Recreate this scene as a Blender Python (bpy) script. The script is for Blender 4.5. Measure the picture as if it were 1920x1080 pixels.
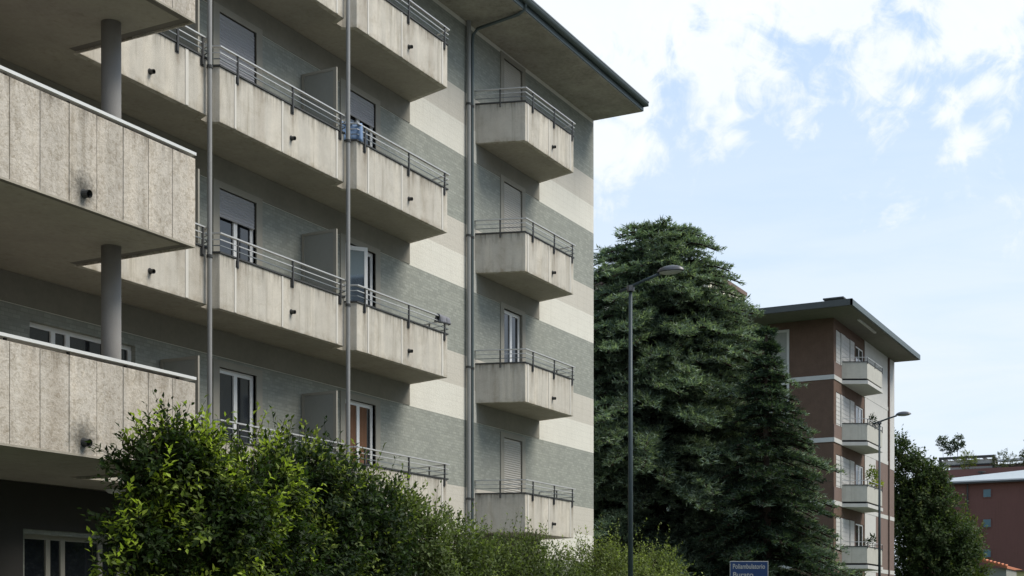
import bpy, math, random
import numpy as np
from mathutils import Vector, Matrix
random.seed(7); RNG = np.random.default_rng(11)
R = math.radians
for o in list(bpy.data.objects): bpy.data.objects.remove(o, do_unlink=True)
SC = bpy.context.scene; COL = SC.collection
# ------------------------------------------------------------------ camera
# world: +X runs along the facade away from the viewer, +Y goes into the building, viewer stands at the origin
cam_d = bpy.data.cameras.new('camera'); cam = bpy.data.objects.new('camera', cam_d); COL.objects.link(cam)
cam.location = (0, 0, 1.6); cam.rotation_euler = (R(90), 0, R(-62.2))
cam_d.sensor_width = 36; cam_d.lens = 2580/1920*36; cam_d.shift_y = 620/1920; cam_d.clip_end = 6000
SC.camera = cam
SC.view_settings.view_transform = 'Standard'; SC.view_settings.look = 'None'
SC.view_settings.gamma = 1; SC.view_settings.use_curve_mapping = False
SC.view_settings.exposure = 0.8
# ------------------------------------------------------------------ sun and sky
SUN_EL = R(52); sdx, sdy = 0.38, -1.0
sun_d = bpy.data.lights.new('sun', 'SUN'); sun = bpy.data.objects.new('sun', sun_d); COL.objects.link(sun)
sun_d.energy = 2.2; sun_d.angle = R(34); sun_d.color = (1.0, 0.94, 0.84)
hl = math.hypot(sdx, sdy)
sv = Vector((sdx/hl*math.cos(SUN_EL), sdy/hl*math.cos(SUN_EL), math.sin(SUN_EL)))
sun.rotation_euler = sv.to_track_quat('Z', 'Y').to_euler(); sun.location = (0, -40, 60)
W = bpy.data.worlds.new('World'); SC.world = W; W.use_nodes = True
nt = W.node_tree; nt.nodes.clear()
def N(t, nt=None, **k):
    n = (nt or globals()['nt']).nodes.new(t)
    for a, b in k.items(): setattr(n, a, b)
    return n
L = lambda a, b, t=None: (t or nt).links.new(a, b)
def mth(t, op, a, b=None, c=None, clamp=False):
    n = t.nodes.new('ShaderNodeMath'); n.operation = op; n.use_clamp = clamp
    for i, v in enumerate((a, b, c)):
        if v is None: continue
        if isinstance(v, (int, float)): n.inputs[i].default_value = v
        else: t.links.new(v, n.inputs[i])
    return n.outputs[0]
sky = N('ShaderNodeTexSky', sky_type='NISHITA', sun_disc=False, sun_elevation=SUN_EL, sun_rotation=math.atan2(sdx, sdy))
sky.air_density = 1.0; sky.dust_density = 1.4; sky.ozone_density = 1.0; sky.altitude = 120
geo = N('ShaderNodeNewGeometry'); inv = N('ShaderNodeVectorMath', operation='SCALE'); inv.inputs['Scale'].default_value = -1
L(geo.outputs['Incoming'], inv.inputs[0])
DIR = inv.outputs[0]
sep = N('ShaderNodeSeparateXYZ'); L(DIR, sep.inputs[0]); Z = sep.outputs['Z']
def noise(t, vec, scale, detail=6, rough=0.55, dist=0.0):
    n = t.nodes.new('ShaderNodeTexNoise'); n.inputs['Scale'].default_value = scale; n.inputs['Detail'].default_value = detail
    n.inputs['Roughness'].default_value = rough; n.inputs['Distortion'].default_value = dist
    t.links.new(vec, n.inputs['Vector']); return n
fb = noise(nt, DIR, 12.0, 9, 0.62, 0.8).outputs['Fac']; fb2 = noise(nt, DIR, 40.0, 7, 0.62, 0.9).outputs['Fac']
def skydir(x, y):    # compass bearing and height of a cloud
    v = Vector((math.cos(R(27.8)), math.sin(R(27.8)), 0)) + Vector((math.sin(R(27.8)), -math.cos(R(27.8)), 0))*((x-960)/2580) + Vector((0, 0, (1160-y)/2580))
    return v.normalized()
clouds = [(1230, 20, .090), (1400, 15, .078), (1110, 80, .085), (1190, 150, .048), (1325, 95, .050), (1550, -45, .065), (1125, 265, .050), (1020, 180, .07),
          (1195, 285, .028), (1480, 10, .05), (1000, -60, .12), (1865, 10, .062), (1905, 70, .040), (1800, 95, .036), (1690, 88, .026), (1740, 100, .022),
          (1850, 160, .022), (1790, 175, .020), (1775, 215, .018), (1710, 180, .015), (1375, 215, .018), (1800, 272, .022), (1505, 242, .016), (1370, 262, .018),
          (1340, -180, .10), (1650, -190, .09), (1925, -90, .08), (820, -200, .2), (2150, 60, .10), (2300, -120, .18), (500, 100, .22), (1200, -420, .22), (1900, -500, .25)]
acc = None
for x, y, r in clouds:
    d = N('ShaderNodeVectorMath', operation='DISTANCE'); L(DIR, d.inputs[0]); d.inputs[1].default_value = skydir(x, y)
    v = mth(nt, 'MULTIPLY_ADD', d.outputs['Value'], -1/r, 1.0)
    v = mth(nt, 'MULTIPLY', v, min(1.0, .5 + r*7))
    acc = v if acc is None else mth(nt, 'SMOOTH_MAX', acc, v, 0.06)
gen = mth(nt, 'MULTIPLY_ADD', noise(nt, DIR, 3.2, 5, .5).outputs['Fac'], 4.0, -2.25)     # broken cloud over the rest of the sky
# directions behind and beside the viewer get the general cloud field
fd = N('ShaderNodeVectorMath', operation='DISTANCE'); L(DIR, fd.inputs[0]); fd.inputs[1].default_value = skydir(1400, 300)
away = mth(nt, 'MULTIPLY_ADD', fd.outputs['Value'], 2.5, -1.3, clamp=True)
gen = mth(nt, 'MULTIPLY', mth(nt, 'ADD', gen, 1.5), away); gen = mth(nt, 'SUBTRACT', gen, 1.5)
acc = mth(nt, 'MAXIMUM', mth(nt, 'MAXIMUM', acc, -1.0), gen)
rag = mth(nt, 'ADD', mth(nt, 'MULTIPLY_ADD', fb, 2.6, -1.36), mth(nt, 'MULTIPLY_ADD', fb2, 1.3, -0.65))
m = mth(nt, 'ADD', acc, rag)
mr = N('ShaderNodeMapRange', interpolation_type='SMOOTHSTEP'); L(m, mr.inputs[0]); mr.inputs[1].default_value = -0.02; mr.inputs[2].default_value = 0.58
# thin veil of high cloud, thicker towards the horizon
veil = mth(nt, 'MULTIPLY_ADD', Z, -3.6, 1.62, clamp=True)
vv = N('ShaderNodeMapping'); L(DIR, vv.inputs[0]); vv.inputs['Scale'].default_value = (1, 1, 5)
veil = mth(nt, 'MULTIPLY', veil, mth(nt, 'MULTIPLY_ADD', noise(nt, vv.outputs[0], 5.5, 6, .6, .4).outputs['Fac'], 1.1, 0.42, clamp=True), clamp=True)
veil = mth(nt, 'MAXIMUM', veil, .08)
mix0 = N('ShaderNodeMix', data_type='RGBA'); mix0.inputs['Factor'].default_value = .55; L(sky.outputs[0], mix0.inputs['A']); mix0.inputs['B'].default_value = (4.1, 5.6, 7.5, 1)
mix1 = N('ShaderNodeMix', data_type='RGBA'); L(veil, mix1.inputs['Factor']); L(mix0.outputs['Result'], mix1.inputs['A']); mix1.inputs['B'].default_value = (5.15, 5.7, 6.35, 1)
mix2 = N('ShaderNodeMix', data_type='RGBA'); L(mth(nt, 'MULTIPLY', mr.outputs[0], .94), mix2.inputs['Factor']); L(mix1.outputs['Result'], mix2.inputs['A'])
cl = N('ShaderNodeMix', data_type='RGBA'); L(fb, cl.inputs['Factor']); cl.inputs['A'].default_value = (6.7, 6.9, 7.0, 1); cl.inputs['B'].default_value = (5.4, 5.75, 6.05, 1)
L(cl.outputs['Result'], mix2.inputs['B'])
bg = N('ShaderNodeBackground'); L(mix2.outputs['Result'], bg.inputs[0]); bg.inputs[1].default_value = 0.095
wo = N('ShaderNodeOutputWorld'); L(bg.outputs[0], wo.inputs[0])
# ------------------------------------------------------------------ materials
def mat(name, col, rough=0.8, metal=0.0, var=0.12, vscale=3.0, streak=0.0, bump=0.0, bscale=60, spec=0.3, extra=None, randv=0.0, dirt=(0.55, 0.52, 0.46)):
    m = bpy.data.materials.new(name); m.use_nodes = True; t = m.node_tree; p = t.nodes['Principled BSDF']
    p.inputs['Roughness'].default_value = rough; p.inputs['Metallic'].default_value = metal
    p.inputs['Specular IOR Level'].default_value = spec
    g = t.nodes.new('ShaderNodeNewGeometry'); P = g.outputs['Position']
    rgb = t.nodes.new('ShaderNodeRGB'); rgb.outputs[0].default_value = (*col, 1); out = rgb.outputs[0]
    def mul(cur, fac, c, mode='MULTIPLY'):
        x = t.nodes.new('ShaderNodeMix'); x.data_type = 'RGBA'; x.blend_type = mode
        if isinstance(fac, (int, float)): x.inputs['Factor'].default_value = fac
        else: t.links.new(fac, x.inputs['Factor'])
        t.links.new(cur, x.inputs['A'])
        if isinstance(c, tuple): x.inputs['B'].default_value = (*c, 1)
        else: t.links.new(c, x.inputs['B'])
        return x.outputs['Result']
    if extra: out = extra(t, P, out, mul)
    if var:
        a = noise(t, P, vscale, 7, .62).outputs['Fac']; b = noise(t, P, vscale*9, 5, .6).outputs['Fac']
        v = mth(t, 'ADD', mth(t, 'MULTIPLY', a, 1.4*var), mth(t, 'MULTIPLY', b, .8*var)); v = mth(t, 'ADD', v, 1-1.1*var)
        c = t.nodes.new('ShaderNodeCombineColor'); [t.links.new(v, c.inputs[i]) for i in range(3)]
        out = mul(out, 1.0, c.outputs[0])
    if streak:
        mp = t.nodes.new('ShaderNodeMapping'); mp.inputs['Scale'].default_value = (9, 9, .55); t.links.new(P, mp.inputs[0])
        s1 = noise(t, mp.outputs[0], 1.0, 5, .65).outputs['Fac']
        s2 = noise(t, P, .9, 3, .5).outputs['Fac']
        s = mth(t, 'MULTIPLY_ADD', s1, 5.5, -2.75, clamp=True); s = mth(t, 'MULTIPLY', s, mth(t, 'MULTIPLY_ADD', s2, 3.0, -.8, clamp=True))
        out = mul(out, mth(t, 'MULTIPLY', s, streak, clamp=True), dirt)
    if randv:
        oi = t.nodes.new('ShaderNodeObjectInfo'); v = mth(t, 'MULTIPLY_ADD', oi.outputs['Random'], randv, 1-randv/2)
        c = t.nodes.new('ShaderNodeCombineColor'); [t.links.new(v, c.inputs[i]) for i in range(3)]
        out = mul(out, 1.0, c.outputs[0])
    t.links.new(out, p.inputs['Base Color'])
    if bump:
        bn = noise(t, P, bscale, 6, .65).outputs['Fac']; bp = t.nodes.new('ShaderNodeBump'); bp.inputs['Strength'].default_value = bump; bp.inputs['Distance'].default_value = 0.02
        t.links.new(bn, bp.inputs['Height']); t.links.new(bp.outputs[0], p.inputs['Normal'])
    return m
def zmod(t, P, base, per=3.1):
    s = t.nodes.new('ShaderNodeSeparateXYZ'); t.links.new(P, s.inputs[0])
    return s, mth(t, 'FLOORED_MODULO', mth(t, 'SUBTRACT', s.outputs['Z'], base), per)
def parapet_dirt(top):      # black weathering that runs down from the coping, rust below the brackets
    def f(t, P, out, mul):
        s, z = zmod(t, P, top-3.1)                       # 3.1 at the coping
        near = mth(t, 'MULTIPLY_ADD', z, 1/.34, -(3.1-.34)/.34, clamp=True)
        mp = t.nodes.new('ShaderNodeMapping'); mp.inputs['Scale'].default_value = (7, 7, .7); t.links.new(P, mp.inputs[0])
        n1 = noise(t, mp.outputs[0], 1.3, 5, .7).outputs['Fac']
        k = mth(t, 'MULTIPLY', mth(t, 'POWER', near, 1.5), mth(t, 'MULTIPLY_ADD', n1, 5.0, -2.2, clamp=True))
        out = mul(out, mth(t, 'MULTIPLY', k, .85, clamp=True), (.27, .25, .22))
        if top < 7.9:
            best = None
            for px in (15.3, 16.9, 17.5, 18.39, 19.92, 21.4, 22.22, 23.81, 25.24, 29.4, 30.56, 31.6):
                e = mth(t, 'ABSOLUTE', mth(t, 'SUBTRACT', s.outputs['X'], px+.02)); best = e if best is None else mth(t, 'MINIMUM', best, e)
            long_ = mth(t, 'MULTIPLY_ADD', z, 1/.62, -(3.1-.62)/.62, clamp=True)
            wv = noise(t, P, 9, 4, .6).outputs['Fac']
            e = mth(t, 'MULTIPLY_ADD', mth(t, 'ADD', best, mth(t, 'MULTIPLY_ADD', wv, .10, -.05)), -13, 1.15, clamp=True)
            out = mul(out, mth(t, 'MULTIPLY', mth(t, 'MULTIPLY', e, long_), .8), (.36, .31, .25))
            low = mth(t, 'MULTIPLY_ADD', z, -1/.14, (2.18+.14)/.14, clamp=True)
            out = mul(out, mth(t, 'MULTIPLY', low, mth(t, 'MULTIPLY_ADD', wv, 3, -1.2, clamp=True)), (.62, .58, .5))
        bl = noise(t, P, 2.2, 8, .75, .8).outputs['Fac']
        out = mul(out, mth(t, 'MULTIPLY_ADD', bl, 4.5, -2.35, clamp=True), (.80, .77, .72))
        mp2 = t.nodes.new('ShaderNodeMapping'); mp2.inputs['Scale'].default_value = (2.6, 2.6, .16); t.links.new(P, mp2.inputs[0])
        n2 = noise(t, mp2.outputs[0], 1.1, 2, .4).outputs['Fac']
        out = mul(out, mth(t, 'MULTIPLY', mth(t, 'MULTIPLY_ADD', n2, 9, -4.6, clamp=True), .55), (1.22, 1.2, 1.17))
        out = mul(out, mth(t, 'MULTIPLY', mth(t, 'MULTIPLY_ADD', n2, -8, 3.5, clamp=True), .5), (.80, .76, .72))
        return out
    return f
M = {}
M['concrete'] = mat('weathered_concrete', (.51, .478, .415), .9, var=.26, vscale=3.0, streak=.6, bump=.4, extra=parapet_dirt(7.67))
M['strip'] = mat('pale_joint', (.60, .575, .52), .9, var=.1, vscale=5)
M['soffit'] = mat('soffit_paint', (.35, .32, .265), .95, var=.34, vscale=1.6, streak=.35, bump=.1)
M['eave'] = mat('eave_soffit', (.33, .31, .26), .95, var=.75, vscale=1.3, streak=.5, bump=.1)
def stone_fx(t, P, out, mul):
    out = parapet_dirt(8.0)(t, P, out, mul)
    oi = t.nodes.new('ShaderNodeObjectInfo')
    sh = t.nodes.new('ShaderNodeVectorMath'); sh.operation = 'SCALE'; sh.inputs[0].default_value = (17, 5, 31); t.links.new(oi.outputs['Random'], sh.inputs['Scale'])
    ad = t.nodes.new('ShaderNodeVectorMath'); ad.operation = 'ADD'; t.links.new(P, ad.inputs[0]); t.links.new(sh.outputs[0], ad.inputs[1])
    v = noise(t, ad.outputs[0], 14, 8, .75, 1.2).outputs['Fac']
    out = mul(out, mth(t, 'MULTIPLY_ADD', v, 6, -2.8, clamp=True), (.66, .63, .58))
    w = noise(t, ad.outputs[0], 5, 6, .7, 2.0).outputs['Fac']
    out = mul(out, mth(t, 'MULTIPLY_ADD', w, 6, -3.3, clamp=True), (1.14, 1.13, 1.1))
    s, z = zmod(t, P, 3.79-1.0)                       # soot round the rain spouts
    dx = mth(t, 'SUBTRACT', s.outputs['X'], 12.68); dz = mth(t, 'SUBTRACT', z, 1.06)
    d = mth(t, 'SQRT', mth(t, 'ADD', mth(t, 'MULTIPLY', dx, dx), mth(t, 'MULTIPLY', dz, dz)))
    d = mth(t, 'ADD', d, mth(t, 'MULTIPLY_ADD', noise(t, P, 16, 6, .7).outputs['Fac'], .5, -.25))
    k = mth(t, 'MULTIPLY_ADD', d, -4.2, 1.25, clamp=True)
    return mul(out, mth(t, 'MULTIPLY', k, .9), (.26, .27, .27))
M['stone'] = mat('travertine_panel', (.515, .472, .41), .85, var=.26, vscale=3, streak=.7, bump=.5, bscale=30, randv=.16, extra=stone_fx)
M['joint'] = mat('dark_joint', (.16, .145, .125), .95, var=.1)
def band_fx(t, P, out, mul):
    s, z = zmod(t, P, 6.28)            # 0-.75 white, .75-1.52 beige, 1.52-3.1 grey green tiles
    def step(a): return mth(t, 'GREATER_THAN', z, a)
    wob = mth(t, 'MULTIPLY_ADD', noise(t, P, 3, 2).outputs['Fac'], .5, .5)
    x = mul(out, 1.0, (.66, .64, .565), 'MIX')
    x = mul(x, step(.76), (.53, .50, .435), 'MIX')
    # grey tiles: short thin bricks, each its own shade
    br = t.nodes.new('ShaderNodeTexBrick'); cb = t.nodes.new('ShaderNodeCombineXYZ'); t.links.new(s.outputs['X'], cb.inputs[0]); t.links.new(s.outputs['Z'], cb.inputs[1])
    t.links.new(cb.outputs[0], br.inputs['Vector']); br.inputs['Scale'].default_value = 1
    br.inputs['Brick Width'].default_value = .15; br.inputs['Row Height'].default_value = .062; br.inputs['Mortar Size'].default_value = .006; br.inputs['Bias'].default_value = -.1
    br.inputs['Color1'].default_value = (.27, .282, .25, 1); br.inputs['Color2'].default_value = (.345, .358, .315, 1); br.inputs['Mortar'].default_value = (.26, .27, .24, 1)
    b2 = mul(br.outputs['Color'], mth(t, 'MULTIPLY_ADD', noise(t, P, 11, 7, .75).outputs['Fac'], 1.2, -.4, clamp=True), (.85, .84, .80))
    x = mul(x, step(1.52), b2, 'MIX')
    # faint courses in the plain bands
    cs = mth(t, 'GREATER_THAN', mth(t, 'FLOORED_MODULO', s.outputs['Z'], .155), .143)
    return mul(x, mth(t, 'MULTIPLY', cs, .16), (.5, .5, .48))
M['wall'] = mat('banded_wall', (.5, .5, .5), .85, var=.12, vscale=1.6, streak=.16, bump=.5, bscale=22, extra=band_fx)
M['surround'] = mat('door_surround', (.31, .295, .25), .9, var=.12)
M['metal'] = mat('pale_rail', (.50, .50, .49), .45, metal=.3, var=.12, vscale=9)
M['cap'] = mat('aluminium_cap', (.66, .66, .64), .4, metal=.1, var=.08, vscale=9)
M['dmetal'] = mat('dark_rail', (.055, .056, .055), .6, metal=.2, var=.3, vscale=9)
M['zinc'] = mat('zinc', (.20, .215, .22), .5, metal=.35, var=.18, vscale=4)
M['pipe'] = mat('grey_pipe', (.27, .27, .26), .55, metal=.1, var=.18, vscale=4)
M['gutter'] = mat('gutter', (.10, .125, .125), .5, metal=.2, var=.25, vscale=6)
M['column'] = mat('column_concrete', (.30, .285, .265), .8, var=.14, vscale=5, bump=.2)
M['white'] = mat('white_frame', (.80, .80, .78), .5, var=.05)
M['shutter'] = mat('lilac_shutter', (.37, .37, .385), .6, var=.06)
M['bshutter'] = mat('beige_shutter', (.46, .44, .39), .6, var=.06)
M['brownwood'] = mat('brown_curtain', (.17, .085, .045), .8, var=.2)
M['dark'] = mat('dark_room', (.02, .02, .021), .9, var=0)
M['glass'] = mat('window_glass', (.015, .018, .022), .04, var=0, spec=.8)
M['panel'] = mat('frosted_panel', (.27, .275, .25), .8, var=.15, vscale=2)
M['clay'] = mat('brown_brick', (.118, .074, .052), .9, var=.4, vscale=2.5, streak=.2, bump=.4, bscale=20)
M['clay2'] = mat('reddish_brick', (.17, .12, .10), .9, var=.18, vscale=2.5, bump=.4, bscale=20)
M['bwhite'] = mat('white_band', (.50, .49, .46), .85, var=.22)
M['bpale'] = mat('pale_tile', (.50, .49, .46), .8, var=.18, vscale=3)
M['bconc'] = mat('balcony_concrete', (.44, .43, .38), .9, var=.25, vscale=4, streak=.4)
M['red'] = mat('red_render', (.14, .07, .06), .9, var=.14, vscale=.7, streak=.25)
M['cream'] = mat('cream_render', (.66, .62, .50), .9, var=.08)
M['yellow'] = mat('yellow_render', (.62, .56, .30), .9, var=.08)
M['greyw'] = mat('grey_render', (.30, .31, .28), .9, var=.2, vscale=1.5)
M['tile'] = mat('orange_tiles', (.45, .17, .09), .85, var=.3, vscale=5)
M['roofm'] = mat('roof_sheet', (.50, .53, .53), .4, metal=.3, var=.14, vscale=.5)
M['roofd'] = mat('dark_roof', (.07, .075, .072), .7, var=.2)
M['post'] = mat('lamp_post', (.045, .062, .07), .5, metal=.1, var=.2, vscale=5)
M['lampshade'] = mat('lamp_hood', (.12, .118, .12), .35, metal=.4, var=.1)
M['signblue'] = mat('sign_blue_shaded', (.012, .036, .11), .4, var=.06)  # blue darkened, the shade on the sign is in the colour
M['signwhite'] = mat('sign_white_shaded', (.34, .34, .33), .5, var=0)  # white greyed down to carry the shade the sign stands in
M['asphalt'] = mat('asphalt', (.05, .05, .051), .9, var=.25, vscale=3, bump=.3, bscale=80)
M['paving'] = mat('pavement_slabs', (.32, .31, .29), .9, var=.2, vscale=2)
M['kerb'] = mat('kerb_stone', (.33, .32, .3), .9, var=.15)
M['grass'] = mat('lawn', (.05, .085, .025), 1, var=.4, vscale=2, bump=.4)
M['blue_cloth'] = mat('blue_cloth', (.20, .29, .45), .9, var=.15, vscale=12)
M['grey_cloth'] = mat('grey_cloth', (.20, .20, .22), .9, var=.25, vscale=12)
M['terracotta'] = mat('terracotta', (.30, .13, .07), .9, var=.15)
M['lampglass'] = mat('opal_glass', (.75, .75, .72), .3, var=0)
M['bark'] = mat('bark', (.075, .055, .042), .95, var=.4, vscale=9, bump=.6)
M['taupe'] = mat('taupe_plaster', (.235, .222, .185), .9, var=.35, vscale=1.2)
M['beave'] = mat('dark_eave', (.16, .15, .125), .9, var=.3)
M['bluepane'] = mat('blue_grey_pane', (.10, .17, .20), .3, var=.1)
M['shade_facing'] = mat('painted_shade_facing', (.045, .042, .038), .8, var=.2)  # near-black colour stands in for deep shade under the terraces
M['paint'] = mat('road_paint', (.75, .75, .72), .8, var=.2)
def leafmat(name, rough=.5, trans=.35, spec=.3):
    m = bpy.data.materials.new(name); m.use_nodes = True; t = m.node_tree; p = t.nodes['Principled BSDF']
    a = t.nodes.new('ShaderNodeAttribute'); a.attribute_name = 'tint'
    t.links.new(a.outputs['Color'], p.inputs['Base Color']); p.inputs['Roughness'].default_value = rough; p.inputs['Specular IOR Level'].default_value = spec
    tr = t.nodes.new('ShaderNodeBsdfTranslucent'); x = t.nodes.new('ShaderNodeMix'); x.data_type = 'RGBA'; x.blend_type = 'MULTIPLY'; x.inputs['Factor'].default_value = 1
    t.links.new(a.outputs['Color'], x.inputs['A']); x.inputs['B'].default_value = (1.2, 1.35, .6, 1); t.links.new(x.outputs['Result'], tr.inputs[0])
    ms = t.nodes.new('ShaderNodeMixShader'); ms.inputs[0].default_value = trans
    t.links.new(p.outputs[0], ms.inputs[1]); t.links.new(tr.outputs[0], ms.inputs[2]); t.links.new(ms.outputs[0], t.nodes['Material Output'].inputs[0])
    return m
M['leaf'] = leafmat('broad_leaf', .6, .36, .18); M['needle'] = leafmat('needle_leaf', .7, .28, .2)
# ------------------------------------------------------------------ mesh and object helpers
ORG = {}
def base(o): return ORG.get(o.name, Vector((0, 0, 0))) if o else Vector((0, 0, 0))
class MB:
    def __init__(s): s.v = []; s.f = []
    def add(s, vs, fs):
        n = len(s.v); s.v += [tuple(v) for v in vs]; s.f += [tuple(i+n for i in f) for f in fs]; return s
    def box(s, x0, x1, y0, y1, z0, z1):
        return s.add([(x0,y0,z0),(x1,y0,z0),(x1,y1,z0),(x0,y1,z0),(x0,y0,z1),(x1,y0,z1),(x1,y1,z1),(x0,y1,z1)],
                     [(0,3,2,1),(4,5,6,7),(0,1,5,4),(1,2,6,5),(2,3,7,6),(3,0,4,7)])
    def prism(s, poly, z0, z1):       # poly counter-clockwise seen from above
        n = len(poly)
        return s.add([(x,y,z0) for x,y in poly]+[(x,y,z1) for x,y in poly],
                     [tuple(range(n))[::-1], tuple(range(n, 2*n))]+[(i,(i+1)%n,n+(i+1)%n,n+i) for i in range(n)])
    def tube(s, pts, r, n=8, cap=True, r1=None):
        pts = [Vector(p) for p in pts]; k = len(s.v); m = len(pts)
        for i, p in enumerate(pts):
            d = (pts[min(i+1, m-1)]-pts[max(i-1, 0)]).normalized(); up = Vector((0,0,1)) if abs(d.z) < .9 else Vector((1,0,0))
            a = d.cross(up).normalized(); b = d.cross(a).normalized()
            rr = r if r1 is None else r+(r1-r)*i/(m-1)
            for j in range(n):
                t = 2*math.pi*j/n; s.v.append(tuple(p+a*math.cos(t)*rr+b*math.sin(t)*rr))
        for i in range(m-1):
            for j in range(n): s.f.append((k+i*n+j, k+i*n+(j+1)%n, k+(i+1)*n+(j+1)%n, k+(i+1)*n+j))
        if cap: s.f.append(tuple(k+j for j in range(n))[::-1]); s.f.append(tuple(k+(m-1)*n+j for j in range(n)))
        return s
    def band(s, path, d0, d1, z0, z1):   # upright strip following a plan path, from offset d0 to d1 (positive = inward/left of travel)
        A = offset(path, d0); B = offset(path, d1); n = len(path); k = len(s.v)
        for i in range(n): s.v += [(*A[i],z0),(*B[i],z0),(*B[i],z1),(*A[i],z1)]
        for i in range(n-1):
            a = k+4*i; b = a+4
            for q in range(4): s.f.append((a+q, a+(q+1)%4, b+(q+1)%4, b+q))
        s.f.append((k,k+3,k+2,k+1)); e = k+4*(n-1); s.f.append((e,e+1,e+2,e+3)); return s
    def build(s, name, m, parent=None, bevel=0, smooth=False, data=None):
        vs = np.array(s.v, dtype=float)
        o3 = Vector(((vs[:,0].min()+vs[:,0].max())/2, (vs[:,1].min()+vs[:,1].max())/2, vs[:,2].min()))
        me = bpy.data.meshes.new(name); me.from_pydata([tuple(v) for v in (vs-np.array(o3))], [], s.f); me.materials.append(m); me.update()
        if smooth: me.polygons.foreach_set('use_smooth', [True]*len(me.polygons))
        return link(name, me, o3, parent, bevel)
def link(name, me, o3, parent=None, bevel=0):
    o = bpy.data.objects.new(name, me); COL.objects.link(o); o.location = Vector(o3)-base(parent)
    if parent: o.parent = parent
    ORG[o.name] = Vector(o3)
    if bevel:
        b = o.modifiers.new('bevel', 'BEVEL'); b.width = bevel; b.segments = 2; b.limit_method = 'ANGLE'
    return o
def offset(path, d):
    P = [Vector(p) for p in path]; out = []
    for i in range(len(P)):
        ns = []
        if i > 0: e = (P[i]-P[i-1]).normalized(); ns.append(Vector((-e.y, e.x)))
        if i < len(P)-1: e = (P[i+1]-P[i]).normalized(); ns.append(Vector((-e.y, e.x)))
        n = sum(ns, Vector((0, 0))).normalized(); out.append(tuple(P[i]+n*(d/max(.3, n.dot(ns[0])))))
    return out
def thing(name, loc, label, cat, group=None):
    o = bpy.data.objects.new(name, None); COL.objects.link(o); o.location = loc; o.empty_display_size = .3; ORG[o.name] = Vector(loc)
    return tag(o, label, cat, group)
def sub(name, parent, loc):
    o = bpy.data.objects.new(name, None); COL.objects.link(o); o.parent = parent; o.location = Vector(loc)-base(parent); ORG[o.name] = Vector(loc); return o
def tag(o, label=None, cat=None, group=None, kind=None):
    if label: o['label'] = label
    if cat: o['category'] = cat
    if group: o['group'] = group
    if kind: o['kind'] = kind
    return o
def dup(o, delta, parent):            # a part (with its sub-parts) copied to another floor
    c = o.copy(); COL.objects.link(c); c.parent = parent; ORG[c.name] = ORG[o.name]+Vector(delta); c.location = ORG[c.name]-base(parent)
    for ch in [x for x in ALLCH.get(o.name, [])]:
        d = ch.copy(); COL.objects.link(d); d.parent = c; d.location = ch.location; ORG[d.name] = ORG[ch.name]+Vector(delta)
        ALLCH.setdefault(c.name, []).append(d)
    return c
ALLCH = {}
def kid(parent, o): ALLCH.setdefault(parent.name, []).append(o); return o
def holed(mb, x0, x1, z0, z1, y, holes, depth):      # wall sheet facing -Y with openings and their reveals
    xs = sorted({x0, x1, *[h[0] for h in holes], *[h[1] for h in holes]}); zs = sorted({z0, z1, *[h[2] for h in holes], *[h[3] for h in holes]})
    xs = [x for x in xs if x0 <= x <= x1]; zs = [z for z in zs if z0 <= z <= z1]
    for i in range(len(xs)-1):
        for j in range(len(zs)-1):
            cx, cz = (xs[i]+xs[i+1])/2, (zs[j]+zs[j+1])/2
            if any(h[0] < cx < h[1] and h[2] < cz < h[3] for h in holes): continue
            mb.add([(xs[i],y,zs[j]),(xs[i+1],y,zs[j]),(xs[i+1],y,zs[j+1]),(xs[i],y,zs[j+1])], [(0,1,2,3)])
    for a, b, c, d in holes:
        e = y+depth
        mb.add([(a,y,c),(a,e,c),(a,e,d),(a,y,d)], [(0,1,2,3)]); mb.add([(b,y,c),(b,y,d),(b,e,d),(b,e,c)], [(0,1,2,3)])
        mb.add([(a,y,d),(a,e,d),(b,e,d),(b,y,d)], [(0,1,2,3)]); mb.add([(a,y,c),(b,y,c),(b,e,c),(a,e,c)], [(0,1,2,3)])
# ------------------------------------------------------------------ ground
g = MB().box(-1500, 2500, -1500, 2500, -.4, 0).build('ground', M['asphalt']); tag(g, kind='structure')
lawn = MB().box(-30, 120, 5.5, 60, 0.0, .10).build('lawn', M['grass']); tag(lawn, kind='structure')
kb = MB().box(-60, 130, -.2, 0, 0, .13).build('kerb', M['kerb']); tag(kb, kind='structure')
pv = MB().box(-60, 130, 0, 5.5, 0, .125).build('pavement', M['paving']); tag(pv, kind='structure')
tag(MB().box(-30, 60, 13.4, 16.1, .1, .112).build('path', M['paving']), kind='structure')  # unseen pale path, added to bounce light up onto the soffits
rp = MB()
for i in range(20): rp.box(-40+i*7, -37+i*7, -4.1, -3.98, .0, .004)
tag(rp.build('road_markings', M['paint']), kind='structure')
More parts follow.
